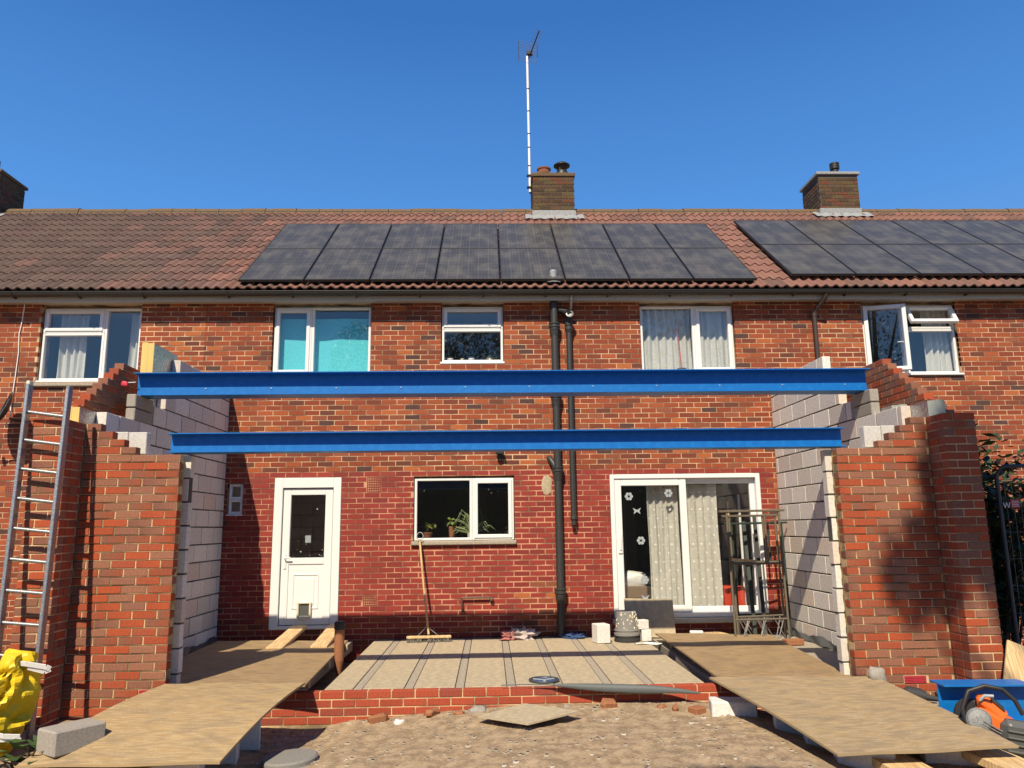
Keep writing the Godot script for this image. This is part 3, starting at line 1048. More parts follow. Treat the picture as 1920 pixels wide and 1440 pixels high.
	for y in [4.6, 3.2]:
		dp.tube([V(4.94, y, 0.06), V(4.94, y + 0.06, 0.06)], 0.042, 10)
	part(dp, "downpipe", M.brown_plastic, hr)

func pipe_stack(h: Node3D) -> void:
	var p := node("soil_pipe", h)
	var b := MB.new()
	b.tube([V(0.985, -0.3, 0.1), V(0.985, 4.87, 0.1)], 0.055, 14)
	part(b, "pipe", M.iron, p)
	for y in [4.4, 3.34, 2.26, 0.56]:
		var c := MB.new()
		c.xf = Transform3D(Basis(), V(0.985, y, 0.1))
		c.lathe([Vector2(0.056, -0.1), Vector2(0.066, -0.03), Vector2(0.074, 0.0), Vector2(0.074, 0.02), Vector2(0.086, 0.03), Vector2(0.086, 0.05), Vector2(0.076, 0.055), Vector2(0.076, 0.075), Vector2(0.086, 0.08), Vector2(0.086, 0.1), Vector2(0.056, 0.105)], 18)
		part(c, "collar", M.iron, p)
	var br := MB.new()
	br.tube([V(0.985, 2.3, 0.1), V(0.9, 2.45, 0.06), V(0.87, 2.5, -0.01)], 0.042, 10)
	part(br, "branch", M.iron, p)
	var v := node("waste_pipe", h)
	var b2 := MB.new()
	b2.tube([V(1.2, 1.62, 0.09), V(1.2, 4.4, 0.09)], 0.042, 14)
	part(b2, "pipe", M.iron, v)
	var hp := MB.new()
	hp.xf = Transform3D(Basis(), V(1.2, 4.4, 0.09))
	hp.lathe([Vector2(0.043, -0.05), Vector2(0.06, 0.0), Vector2(0.06, 0.04), Vector2(0.05, 0.05), Vector2(0.06, 0.06), Vector2(0.06, 0.1), Vector2(0.045, 0.11)], 16)
	part(hp, "collar", M.iron, v)
	var el := MB.new()
	el.tube([V(1.2, 4.48, 0.09), V(1.2, 4.6, 0.1), V(1.16, 4.68, 0.1), V(1.05, 4.7, 0.1)], 0.046, 12)
	el.tube([V(1.15, 4.66, 0.06), V(1.2, 4.62, 0.2)], [0.05, 0.056], 14)
	part(el, "elbow", M.black_plastic, v)
	var en := MB.new()
	en.xf = Transform3D(Basis(Vector3.RIGHT, 1.25), V(1.205, 4.615, 0.215))
	en.lathe([Vector2(0.058, -0.02), Vector2(0.058, 0.0), Vector2(0.04, 0.004), Vector2(0.032, -0.02), Vector2(0, -0.02)], 16)
	part(en, "access_cap", M.galv, v)
	var ft := MB.new()
	ft.xf = Transform3D(Basis(), V(1.2, 1.62, 0.09))
	ft.lathe([Vector2(0, -0.09), Vector2(0.034, -0.09), Vector2(0.034, -0.02), Vector2(0.05, -0.01), Vector2(0.05, 0.02), Vector2(0.043, 0.03)], 14)
	part(ft, "foot", M.iron, v)
	var rv := MB.new()
	rv.xf = Transform3D(Basis(), on_roof(0.98, 0.18, 0.0))
	rv.lathe([Vector2(0.055, -0.05), Vector2(0.055, 0.2), Vector2(0.045, 0.225), Vector2(0.0, 0.23)], 14)
	rv.lathe([Vector2(0.16, 0.0), Vector2(0.06, 0.06)], 14)
	part(rv, "roof_vent", M.lead, h)
	var gp := MB.new()
	gp.tube([V(1.235, 4.9, 0.27), V(1.235, 4.8, 0.24), V(1.235, 4.7, 0.15)], 0.018, 8)
	part(gp, "gutter_outlet", M.galv, h)

# ---------- the unfinished extension ----------
func side_wall(s: float, label: String, nib_in: float, nib_out: float, zp: float, outer: float, face: float) -> void:
	# s = -1 on the left, 1 on the right. face: room side of the block leaf. nib_in, nib_out: ends of the front nib. outer: garden side of the brick leaf.
	var w := thing("extension_wall", label, "wall", "side walls of the extension")
	var new := func(_p: Vector3, _r: RandomNumberGenerator) -> String: return "new"
	var air := func(_p: Vector3, _r: RandomNumberGenerator) -> String: return "aircrete"
	var any := func(_p: Vector3) -> bool: return true
	var yb := -0.25
	var lo: float = minf(nib_in, nib_out)
	var hi: float = maxf(nib_in, nib_out)
	var steps := [0.42, 0.53, 0.645, 0.76]
	var nib := func(k: int) -> Array:
		var cut: float = 0.0 if k < 33 else steps[k - 33]
		return [lo, nib_in - cut] if s < 0 else [nib_in + cut, hi]
	var Fz := func(z: float) -> Transform3D: return Transform3D(Basis(), V(0, 0, z))
	# front nib: brick leaf, insulation and block leaf
	var bl := node("brick_leaf", w)
	var vent := [[-3.15, -2.935, 4, 5]] if s < 0 else [[3.8, 4.015, 4, 5]]
	lay(bl, Fz.call(3.85), 0, 37, nib, vent, new, 300, any, Vector3(0.214, 0.064, 0.1025), yb, nib_in)
	var mo := MB.new()
	for k in 37:
		var e: Array = nib.call(k)
		mo.box(V(e[0] + 0.004, yb + k * 0.075, 3.756), V(e[1] - 0.004, yb + (k + 1) * 0.075 - 0.006, 3.844))
	# outer pier
	var p0: float = minf(nib_out, outer)
	var p1: float = maxf(nib_out, outer)
	lay(bl, Fz.call(zp), 0, 37, func(_k): return [p0, p1], [], new, 300, any, Vector3(0.214, 0.064, 0.1025), yb, p0 + 0.1)
	mo.box(V(p0 + 0.006, yb, zp - 0.096), V(p1 - 0.006, yb + 37 * 0.075 - 0.006, zp - 0.006))
	# its return to the nib
	var Xin := Transform3D(Basis(V(0, 0, s), Vector3.UP, V(-s, 0, 0)), V(nib_out, 0, 0))
	var za := 3.852
	var zb := zp - 0.108
	lay(bl, Xin, 0, 37, func(_k): return [minf(s * za, s * zb), maxf(s * za, s * zb)], [], new, 300, any, Vector3(0.214, 0.064, 0.06), yb, 0.07)
	mo.box(V(minf(nib_out, nib_out + s * 0.2) + 0.006, yb, 3.75), V(maxf(nib_out, nib_out + s * 0.2) - 0.006, yb + 37 * 0.075 - 0.006, zp - 0.1))
	# long outer brick leaf, racked back in half-brick steps
	var Xout := Transform3D(Basis(V(0, 0, -s), Vector3.UP, V(s, 0, 0)), V(outer, 0, 0))
	var zend := func(k: int) -> float: return zp - 0.11 if k < 37 else 3.5 - 0.107 * (k - 40)
	lay(bl, Xout, 0, 48, func(k): return [0.02, zend.call(k)] if s < 0 else [-zend.call(k), -0.02], [], new, 300, func(p: Vector3) -> bool: return p.y > 2.2, Vector3(0.214, 0.064, 0.1025), yb, 0.03)
	for k in 48:
		mo.box(V(minf(outer, outer - s * 0.1025) + 0.006, yb + k * 0.075, 0.02), V(maxf(outer, outer - s * 0.1025) - 0.006, yb + (k + 1) * 0.075 - 0.006, zend.call(k) - 0.004))
	part(mo, "mortar", M.mortar_new, bl)
	# red plastic air brick in the nib
	var av := MB.new()
	av.box(V(vent[0][0] + 0.004, yb + 4 * 0.075 + 0.004, 3.77), V(vent[0][1] - 0.004, yb + 5 * 0.075 - 0.004, 3.838))
	for i in 5:
		av.box(V(vent[0][0] + 0.006, yb + 4 * 0.075 + 0.006 + i * 0.0135, 3.83), V(vent[0][1] - 0.006, yb + 4 * 0.075 + 0.011 + i * 0.0135, 3.852))
	part(av, "air_brick", M.sign_red, w)
	# block leaf of the side wall
	var bk := node("block_leaf", w)
	var Xb := Transform3D(Basis(V(0, 0, s), Vector3.UP, V(-s, 0, 0)), V(face, 0, 0))
	var bend := func(k: int) -> float: return [3.555, 3.555, 2.49, 2.2, 2.0, 1.85][clampi(k - 10, 0, 5)] if k >= 10 else 3.555
	var by := -0.015
	lay(bk, Xb, -1, 16, func(k): return [minf(s * 0.012, s * bend.call(k)), maxf(s * 0.012, s * bend.call(k))], [], air, 300, any, Vector3(0.434, 0.209, 0.1), by, 0.1, "block")
	var bm := MB.new()
	for k in range(-1, 16):
		bm.box(V(minf(face, face + s * 0.1) + 0.008, by + k * 0.225, 0.01), V(maxf(face, face + s * 0.1) - 0.008, by + (k + 1) * 0.225 - 0.01, bend.call(k) - 0.008))
	# block leaf of the nib, with the odd pieces standing above the beam seat
	var ni: float = nib_in
	var nj: float = nib_in - s * 0.03
	lay(bk, Fz.call(3.65), -1, 10, func(_k): return [face + 0.004, nj] if s < 0 else [nj, face - 0.004], [], air, 300, any, Vector3(0.434, 0.209, 0.1), by, nj, "block")
	bm.box(V(minf(face, nj) + 0.01, -0.25, 3.558), V(maxf(face, nj) - 0.01, 2.2, 3.642))
	part(bm, "mortar", M.mortar_dark, bk)
	var x_a := face - s * 0.13
	var x_b := face - s * 0.45
	for q in [[x_a, face - s * 0.27], [face - s * 0.275, x_b]]:
		var up := MB.new()
		up.tint(Color(0.68, 0.66, 0.63))
		up.box(V(minf(q[0], q[1]), 2.245, 3.55), V(maxf(q[0], q[1]), 2.465 - (0.004 if q[1] == x_b else 0.0), 3.65), 0.006)
		part(up, "block", M.block, bk)
	# padstones under the upper beam
	for q in [[2.682, 2.81], [2.822, 2.962]]:
		var pd := MB.new()
		pd.box(V(minf(face, face + s * 0.1), q[0], 2.52), V(maxf(face, face + s * 0.1), q[1], 2.96), 0.008)
		part(pd, "padstone", M.concrete, w)
	# cavity insulation: two foil-faced boards standing proud of the masonry
	var c0: float = face + s * 0.104
	var c1: float = outer - s * 0.106
	for q in [[-0.2, 2.68, 3.2, 3.86], [2.4, 3.665 if s < 0 else 2.74, 1.7, 2.37], [-0.2, 2.38 if s < 0 else 2.74, 0.02, 3.19]]:
		for i in 2:
			var fa: float = lerpf(c0, c1, i * 0.5) + s * 0.001
			var fb: float = lerpf(c0, c1, i * 0.5 + 0.5) - s * 0.001
			var ib := MB.new()
			ib.box(V(minf(fa, fb) + 0.0015, q[0], q[2]), V(maxf(fa, fb) - 0.0015, q[1] + (0.012 if i == 1 else 0.0), q[3] - 0.01 * i), 0.002)
			var io := part(ib, "insulation_board", M.foam if s < 0 else M.board_grey, w)
			var sk := MB.new()
			for xx in [fa, fb]:
				sk.box(V(xx - 0.0012, q[0], q[2]), V(xx + 0.0012, q[1] - 0.001, q[3] - 0.01 * i - 0.004))
			part(sk, "foil_facing", M.foil, io)
	var nb := MB.new()
	nb.box(V(minf(nib_out, ni + s * 0.035), -0.2, 3.655), V(maxf(nib_out, ni + s * 0.035), 2.2, 3.742), 0.002)
	part(nb, "insulation_board", M.foam, w)
	# black damp-proof membrane left at the foot of the blocks
	var dm := MB.new()
	dm.surf(40, 4, func(q: float, t: float) -> Vector3:
		var zz := lerpf(0.1, 3.2, q)
		return V(face - s * (0.015 + 0.05 * (1.0 - t) + 0.02 * sin(zz * 11.0 + t * 3.0)), 0.005 + t * (0.075 + 0.02 * sin(zz * 7.0)) + 0.006 * sin(zz * 23.0), zz))
	part(dm, "damp_membrane", M.membrane, w)

func i_beam(b: MB, x0: float, x1: float, y0: float, h: float, zc: float, fw: float, ft: float) -> Array:
	var top := MB.new()
	top.box(V(x0, y0 + h - ft, zc - fw * 0.5), V(x1, y0 + h, zc + fw * 0.5), 0.002)
	var web := MB.new()
	web.box(V(x0, y0 + ft, zc - 0.0045), V(x1, y0 + h - ft, zc + 0.0045))
	b.box(V(x0, y0, zc - fw * 0.5), V(x1, y0 + ft, zc + fw * 0.5), 0.002)
	return [top, web]
func steel(label: String, x0: float, x1: float, y0: float, h: float, zc: float, fw: float, bolts: int) -> void:
	var o := thing("steel_beam", label, "beam", "blue roof beams")
	var bot := MB.new()
	var q := i_beam(bot, x0, x1, y0, h, zc, fw, 0.0115)
	part(q[0], "top_flange", M.steel_blue, o)
	part(q[1], "web", M.steel_blue, o)
	part(bot, "bottom_flange", M.steel_blue, o)
	for i in bolts:
		var b := MB.new()
		b.xf = Transform3D(Basis(Vector3.RIGHT, PI / 2), V(lerpf(x0 + 0.75, x1 - 0.25, float(i) / maxf(1, bolts - 1)), y0 + h * 0.36, zc + 0.0045))
		b.lathe([Vector2(0.0, 0.008), Vector2(0.007, 0.008), Vector2(0.008, 0.0), Vector2(0, 0)], 8)
		part(b, "bolt", M.bolt, o)
	if bolts > 0:
		var tg := MB.new()
		tg.tube([V(x0 + 0.0, y0 + h * 0.62, zc + 0.06), V(x0 - 0.06, y0 + h * 0.58, zc + 0.1)], 0.006, 6)
		part(tg, "tag_wire", M.strap, o)
		var tr := MB.new()
		tr.rock(V(x0 - 0.1, y0 + h * 0.52, zc + 0.11), V(0.035, 0.03, 0.012), 4)
		part(tr, "red_tag", M.sign_red, o)

func floor_slab() -> void:
	var f := thing("floor_slab", "beam and block floor with pale infill between grey concrete beams", "floor")
	var beams := [-1.28, -0.79, -0.3, 0.2, 0.66, 1.14, 1.54]
	var x := -1.6
	for i in beams.size() + 1:
		var e: float = beams[i] - 0.044 if i < beams.size() else 2.08
		var b := MB.new()
		b.box(V(x + 0.004, -0.13, 0.06), V(e - 0.004, 0.0, 3.36), 0.003)
		part(b, "infill_panel", M.slab, f)
		if i < beams.size():
			var g := MB.new()
			g.box(V(beams[i] - 0.04, -0.17, 0.05), V(beams[i] + 0.04, -0.004, 3.37), 0.003)
			part(g, "concrete_beam", M.slab_beam, f)
			x = beams[i] + 0.044
	# the rest of the floor, under the boards
	for q in [[-3.77, -1.9], [2.2, 4.19]]:
		var b := MB.new()
		b.box(V(q[0], -0.13, 0.06), V(q[1], -0.006, 3.36), 0.003)
		part(b, "infill_panel", M.slab_beam, f)
	var p := thing("plinth_wall", "low red brick plinth along the front edge of the floor", "wall")
	var mo := MB.new()
	mo.box(V(-3.7, -0.45, 3.37), V(4.15, -0.008, 3.454))
	part(mo, "mortar", M.mortar_new, p)
	var r2 := func(_p: Vector3, r: RandomNumberGenerator) -> String: return "new_red"
	lay(p, Transform3D(Basis(), V(0, 0, 3.46)), -4, 0, func(_k): return [-3.7, 4.15], [], r2, 300, func(q: Vector3) -> bool: return q.y > -0.3 and q.x > -2.4 and q.x < 2.6, Vector3(0.214, 0.064, 0.1), 0.0, 0.07)

func sheet(label: String, c: Array, bow: float, uo: Vector2, m := "ply", sag := 0.0) -> void:
	# c: back left, back right, front right, front left
	var b := MB.new()
	b.board(14, 20, func(s: float, t: float) -> Vector3:
		var p: Vector3 = (c[3] as Vector3).lerp(c[2], s).lerp((c[0] as Vector3).lerp(c[1], s), t)
		return p + V(0, bow * sin(PI * t) + sag * sin(PI * s) + 0.004 * sin(s * 9.0 + t * 4.0), 0), 0.018, uo, Vector2(0.48, 0.95))
	single(b, "plywood_sheet", M[m], label, "plywood", "plywood sheets laid as walkways")
func plank(label: String, a: Vector3, e: Vector3, w: float, th := 0.045) -> void:
	var b := MB.new()
	b.bar(Vector3.ZERO, e - a, w, th, 0.004)
	single(b, "timber_plank", M.wood, label, "plank", "", a)
func lump(called: String, m: String, label: String, cat: String, lo: Vector3, hi: Vector3, turn := 0.0, bev := 0.008, group := "", tilt := 0.0) -> void:
	var b := MB.new()
	var ce := (lo + hi) * 0.5
	b.box(lo - V(ce.x, lo.y, ce.z), hi - V(ce.x, lo.y, ce.z), bev)
	var o := single(b, called, M[m], label, cat, group, V(ce.x, lo.y, ce.z))
	o.rotation.y = turn
	o.rotation.z = tilt

func build_extension() -> void:
	side_wall(-1.0, "unfinished brick and block wall with stepped top beside the ladder", -2.915, -3.82, 4.15, -4.14, -3.78)
	side_wall(1.0, "unfinished brick and block wall in tree shade beside the mesh fence", 3.36, 4.28, 4.12, 4.59, 4.2)
	steel("long blue steel beam resting on the block padstones", -3.88, 4.29, 2.965, 0.255, 2.72, 0.254, 11)
	steel("shorter blue steel beam resting on the two front nibs", -3.1, 3.52, 2.25, 0.19, 3.63, 0.2, 0)
	floor_slab()
	# plywood walkways
	sheet("brown plywood sheet on the floor below the back door", [V(-3.55, 0.1, 0.6), V(-1.84, 0.1, 0.78), V(-1.7, 0.11, 3.72), V(-3.4, 0.11, 3.5)], 0.004, Vector2(0.02, 0.01), "ply_brown")
	sheet("bowed plywood ramp sheet carrying a concrete block", [V(-2.9, 0.175, 3.88), V(-1.66, 0.165, 3.9), V(-1.93, -0.11, 5.27), V(-3.36, -0.11, 5.26)], 0.05, Vector2(0.5, 0.03), "ply_gold")
	sheet("brown plywood sheet on the floor in front of the steel trestles", [V(2.2, 0.1, 0.55), V(3.62, 0.1, 0.88), V(3.36, 0.1, 3.8), V(2.13, 0.1, 3.68)], 0.004, Vector2(0.25, 0.45), "ply_brown")
	sheet("weathered plywood ramp sheet beside the orange cutter", [V(2.02, 0.125, 3.76), V(3.5, 0.13, 3.9), V(3.83, -0.1, 5.33), V(2.45, -0.1, 5.44)], 0.012, Vector2(0.77, 0.3))
	# battens and blocks that carry them
	for i in 3:
		var q: Array = [[-3.5, -1.8, 1.0], [-3.4, -1.78, 2.2], [-3.3, -1.75, 3.3]][i]
		lump("timber_batten", "wood", NTH[i] + " timber batten from the house under the plywood below the back door", "batten", V(q[0], 0.0, q[2] - 0.03), V(q[1], 0.075, q[2] + 0.03), 0.0, 0.004, "battens under the walkways")
	for i in 3:
		var q: Array = [[2.25, 3.5, 1.2], [2.25, 3.4, 2.3], [2.2, 3.3, 3.2]][i]
		lump("timber_batten", "wood", NTH[i] + " timber batten from the house under the plywood in front of the trestles", "batten", V(q[0], 0.0, q[2] - 0.03), V(q[1], 0.075, q[2] + 0.03), 0.0, 0.004, "battens under the walkways")
	var gr := "blocks propping the plywood ramps"
	for i in 4:
		var q: Array = [[-2.12, 4.05, 0.06, 0.3], [-2.18, 4.45, 0.0, 0.2], [-2.28, 4.98, -0.12, 0.1], [-2.9, 4.2, 0.0, 0.0]][i]
		lump("concrete_block", "aircrete", ["first pale block from the plinth", "second pale block from the plinth", "third pale block from the plinth", "pale block nearest the brick nib"][i] + " propping the bowed plywood ramp", "block", V(q[0] - 0.22, -0.36, q[1] - 0.1), V(q[0] + 0.12, q[2] + 0.03, q[1] + 0.1), q[3], 0.01, gr)
	for i in 5:
		var q: Array = [[2.62, 4.3, 0.0], [2.72, 4.7, -0.05], [2.78, 5.12, -0.1], [3.4, 4.3, 0.02], [3.5, 5.0, -0.09]][i]
		lump("concrete_block", "aircrete", ["first pale block from the plinth", "second pale block from the plinth", "third pale block from the plinth", "pale block nearest the nib", "pale block nearest the orange cutter"][i] + " propping the weathered plywood ramp", "block", V(q[0] - 0.2, -0.36, q[1] - 0.1), V(q[0] + 0.2, q[2] + 0.02, q[1] + 0.1), -0.25, 0.01, gr)
	lump("concrete_block", "aircrete", "white block lying at the edge of the ramp by the brick offcuts", "block", V(2.0, -0.27, 3.72), V(2.4, -0.06, 3.95), -0.15, 0.012)
	plank("timber plank propped against the sill nearest the little window", V(-2.6, 0.1, 1.45), V(-2.62, 0.2, 0.12), 0.2)
	plank("timber plank propped against the door sill beside the clay pipe", V(-2.08, 0.1, 1.4), V(-2.12, 0.2, 0.1), 0.2)
	plank("short timber plank on the floor in front of the leaning board", V(2.4, 0.03, 0.28), V(2.74, 0.03, 0.62), 0.24)
	plank("short timber plank on the floor below the patio door", V(3.05, 0.03, 0.14), V(3.2, 0.03, 0.75), 0.24)
	plank("thick timber plank under the ramp edge, towards the prop block", V(2.9, -0.2, 5.02), V(3.12, -0.3, 6.1), 0.3, 0.06)
	plank("thick timber plank under the ramp edge, towards the perforated red brick", V(3.65, -0.2, 5.0), V(3.98, -0.3, 6.1), 0.3, 0.06)
	plank("thick timber plank sticking out below the bowed ramp", V(-2.6, -0.2, 5.05), V(-2.85, -0.3, 6.0), 0.26, 0.06)

# ---------- ground ----------
var hn := FastNoiseLite.new()
func ground_y(x: float, z: float) -> float:
	var y := -0.29 + 0.11 * smoothstep(-1.5, 0.6, x) * smoothstep(3.0, 2.2, x) + 0.022 * hn.get_noise_2d(x * 9.0, z * 9.0) + 0.009 * hn.get_noise_2d(x * 45.0, z * 45.0) + 0.008 * absf(hn.get_noise_2d(x * 130.0, z * 130.0))
	y += 0.16 * smoothstep(-2.4, -3.3, x) * smoothstep(5.6, 4.4, z)
	y += 0.12 * smoothstep(3.4, 4.2, x) * smoothstep(5.4, 4.6, z)
	y += 0.03 * smoothstep(3.9, 3.45, z) * smoothstep(-1.7, -1.4, x) * smoothstep(2.2, 1.9, x)
	y -= 0.06 * smoothstep(-1.2, -1.6, x) * smoothstep(-2.4, -1.9, x) * smoothstep(3.3, 3.6, z)
	if z < 3.3:
		y = minf(y, -0.3)
	if z > 7.0:
		y = lerpf(y, -0.3, clampf((z - 7.0) / 2.0, 0.0, 1.0))
	return y
func build_ground() -> void:
	hn.seed = 8
	hn.frequency = 0.1
	hn.fractal_octaves = 4
	var xs := [-90.0, -40.0, -20.0, -12.0, -8.0, -6.0]
	var x := -5.0
	while x < 5.6:
		xs.append(x)
		x += 0.03
	xs.append_array([6.0, 8.0, 12.0, 20.0, 40.0, 90.0])
	var zs := [90.0, 50.0, 25.0, 14.0, 10.0, 8.0]
	var z := 7.0
	while z > 3.2:
		zs.append(z)
		z -= 0.03
	zs.append_array([3.0, 2.0, 1.0, 0.0, -8.0, -20.0, -60.0])
	var b := MB.new()
	var nu := xs.size() - 1
	var nv := zs.size() - 1
	b.surf(nu, nv, func(s: float, t: float) -> Vector3:
		var px: float = xs[int(round(s * nu))]
		var pz: float = zs[int(round(t * nv))]
		return V(px, ground_y(px, pz) if absf(px) < 6.0 and pz > -1.0 and pz < 9.0 else -0.3, pz))
	var g := part(b, "ground", M.dirt, self)
	g.set_meta("kind", "structure")
	# loose stones nobody could count
	var r := RandomNumberGenerator.new()
	r.seed = 77
	var p := MB.new()
	for i in 2400:
		var px := r.randf_range(-2.4, 3.2)
		var pz := 3.5 + pow(r.randf(), 1.4) * 2.2
		var q := pow(r.randf(), 4.0) * 0.026 + 0.003
		var w := r.randf_range(0.85, 1.4)
		p.tint(Color(0.4 * w, 0.33 * w, 0.245 * w) if r.randf() > 0.1 else Color(0.7, 0.64, 0.54))
		p.rock(V(px, ground_y(px, pz) - q * 0.05, pz), V(q, q * 0.5, q * r.randf_range(0.6, 1.3)), i, 6, 4, 0.5)
	var m := tinted("stones", 0.95, "grain", 7.0, true)
	var o := part(p, "gravel", m, self, true)
	tag(o, "loose stones and crumbs of mortar scattered on the dirt", "gravel")
	# the stones and brick ends one can tell apart, along the plinth
	var bits := [[-1.06, 3.57, 0.085, "clay", "broken red brick lying at the plinth nearest the bowed ramp", 0.4], [-0.55, 3.55, 0.075, "clay", "broken red brick end leaning on the plinth near the white mortar lump", 1.0],
		[-0.3, 3.6, 0.05, "clay", "chipped dark red brick piece near the pale boulder", 0.2], [-0.13, 3.58, 0.07, "concrete", "pale rounded stone beside the small board", 0.0],
		[-0.84, 3.66, 0.05, "aircrete", "white mortar lump between broken red bricks", 0.7], [1.1, 3.6, 0.07, "clay", "dark broken brick under the grey sleeve", 0.5],
		[1.6, 3.64, 0.045, "clay", "small red brick chip near the brick half", 0.9], [1.7, 3.7, 0.05, "clay", "pink brick chip beside the brick half", 1.9], [0.42, 3.54, 0.04, "concrete", "grey rubble lump behind the small board", 0.3], [0.72, 3.53, 0.035, "concrete", "brown rubble lump at the plinth behind the small board", 0.9]]
	for i in bits.size():
		var q: Array = bits[i]
		var k := MB.new()
		if q[3] == "clay":
			k.xf = Transform3D(Basis(Vector3.BACK, 0.25 - q[5] * 0.3) * Basis(Vector3.RIGHT, 0.2 * q[5]), V(0, q[2] * 0.5, 0))
			k.box(V(-1.0, -0.6, -0.6) * q[2], V(1.0, 0.6, 0.6) * q[2], 0.02)
			for vi in k.v.size():
				k.v[vi] += V(hn.get_noise_3dv(k.v[vi] * 90.0 + V(i, 0, 0)), hn.get_noise_3dv(k.v[vi] * 90.0 + V(0, i, 9)), hn.get_noise_3dv(k.v[vi] * 90.0 + V(7, 0, i))) * 0.05
		else:
			k.rock(V(0, q[2] * 0.35, 0), V(q[2] * 1.15, q[2] * 0.7, q[2] * 0.8), 100 + i, 9, 6, 0.7)
		var s := single(k, "rubble_piece", M[q[3]], q[4], "rubble", "rubble along the plinth", V(q[0], ground_y(q[0], q[1]) - 0.025, q[1]))
		s.rotation.y = q[5]
	lump("brick", "clay", "half brick with a sandy top lying beside the white block", "brick", V(1.82, -0.25, 3.72), V(1.95, -0.13, 3.84), 0.5, 0.008)

# ---------- on the roof ----------
func solar(x: float, d: float, w: float, l: float, k: int, label: String, group: String) -> void:
	var o := thing("solar_panel", label, "solar panel", group, on_roof(x, d, 0.12))
	o.rotation.x = deg_to_rad(PITCH)
	var f := MB.new()
	var kx := f.xf
	f.xf = Transform3D(Basis(Vector3.RIGHT, -PI / 2), Vector3.ZERO)
	rim(f, 0.0, w, 0.0, l, 0.014, -0.038, 0.002, 0.001)
	f.xf = kx
	part(f, "frame", M.black_plastic, o)
	var g := MB.new()
	g.box(V(0.013, -0.03, -l + 0.013), V(w - 0.013, -0.001, -0.013))
	for i in g.v.size():
		g.u[i] = Vector2(g.v[i].x / w, 1.0 + g.v[i].z / l)
	part(g, "cells", M["cells%d" % k], o)
	var br := MB.new()
	for xx in [0.2, w - 0.2]:
		br.box(V(xx - 0.02, -0.11, -l + 0.02), V(xx + 0.02, -0.042, -0.02))
	part(br, "rail", M.black_plastic, o)
func build_roof_things() -> void:
	for c in 8:
		for row in 2:
			solar(-3.66 + c * 0.9625, 0.1 + row * 1.545, 0.945, 1.53, (c * 3 + row * 2) % 4, "dusty black solar panel, %s from the brown roof, %s row under mossy chimney" % [NTH[c], ["lower", "upper"][row]], "solar panels below the mossy chimney, %s row" % ["lower", "upper"][row])
	for c in 6:
		for row in 2:
			solar(4.62 + c * 1.0, 0.3 + row * 1.555, 0.985, 1.54, (c + row * 3 + 1) % 4, "dark solar panel, %s from the bare tile strip, %s row under slab-capped chimney" % [NTH[c], ["lower", "upper"][row]], "solar panels below the slab-capped chimney, %s row" % ["lower", "upper"][row])
	# television aerial on a mast strapped to the chimney
	var a := thing("tv_aerial", "tall television aerial mast strapped to the mossy chimney", "aerial", "", V(0.85, 8.1, -3.2))
	var m := MB.new()
	m.tube([V(0, 0, 0), V(-0.01, 3.0, 0)], 0.024, 10)
	part(m, "mast", M.white, a)
	for y in [0.55, 0.95, 1.25, 1.75, 2.25]:
		var c := MB.new()
		c.tube([V(-0.004, y, 0), V(-0.004, y + 0.02, 0)], 0.029, 10)
		part(c, "tape", M.rubber, a)
	for y in [0.08, 0.33]:
		var c := MB.new()
		c.box(V(-0.06, y, -0.03), V(0.1, y + 0.03, 0.05), 0.005)
		part(c, "bracket", M.rubber, a)
	var bo := MB.new()
	var p0 := V(0.02, 2.95, 0.0)
	var p1 := V(0.2, 3.1, 0.7)
	bo.tube([p0, p1], 0.012, 6)
	part(bo, "boom", M.rubber, a)
	for i in 9:
		var q := p0.lerp(p1, 0.2 + 0.1 * i)
		var e := MB.new()
		var hw := 0.12 - i * 0.006
		e.tube([q + V(-hw, 0.02, 0.03), q + V(hw, -0.015, -0.03)], 0.005, 5)
		part(e, "director", M.galv, a)
	var rf := node("reflector", a)
	for i in 8:
		var y := 2.88 + 0.058 * i + (0.02 if i > 3 else 0.0)
		var e := MB.new()
		e.tube([V(-0.19, y + 0.035, 0.03), V(0.21, y - 0.025, -0.03)], 0.0045, 5)
		part(e, "rod", M.galv, rf)
	for xx in [-0.185, 0.205]:
		var e := MB.new()
		e.tube([V(xx, 2.9 if xx < 0 else 2.98, 0.0), V(xx, 3.36 if xx < 0 else 3.28, 0.0)], 0.007, 5)
		part(e, "side_bar", M.rubber, rf)
	var jb := MB.new()
	jb.box(V(-0.02, 3.02, -0.03), V(0.1, 3.1, 0.05), 0.01)
	part(jb, "dipole_box", M.rubber, a)
	# satellite dish and its lead on the neighbouring wall
	var d := thing("satellite_dish", "dark satellite dish on the wall of the brown roofed house", "satellite dish", "", V(-6.74, 3.2, 0.0))
	var di := MB.new()
	var turn := Transform3D(Basis(Vector3.UP, -0.9) * Basis(Vector3.RIGHT, -0.35), V(-0.02, 0.0, 0.3))
	di.xf = turn
	di.surf(20, 8, func(s: float, t: float) -> Vector3:
		var an := TAU * s
		return V(cos(an) * t * 0.24, sin(an) * t * 0.27, 0.07 * t * t))
	di.tube([V(0.24, 0, 0.07), V(0.17, 0.19, 0.07), V(0, 0.27, 0.07), V(-0.17, 0.19, 0.07), V(-0.24, 0, 0.07), V(-0.17, -0.19, 0.07), V(0, -0.27, 0.07), V(0.17, -0.19, 0.07), V(0.24, 0, 0.07)], 0.006, 6)
	part(di, "reflector", M.fence, d)
	var ar := MB.new()
	ar.tube([V(0.05, -0.1, 0.0), V(0.05, -0.12, 0.2), V(0.0, -0.1, 0.28)], 0.018, 8)
	ar.box(V(0.0, -0.2, 0.0), V(0.1, 0.0, 0.012), 0.004)
	part(ar, "bracket", M.rubber, d)
	var lb := MB.new()
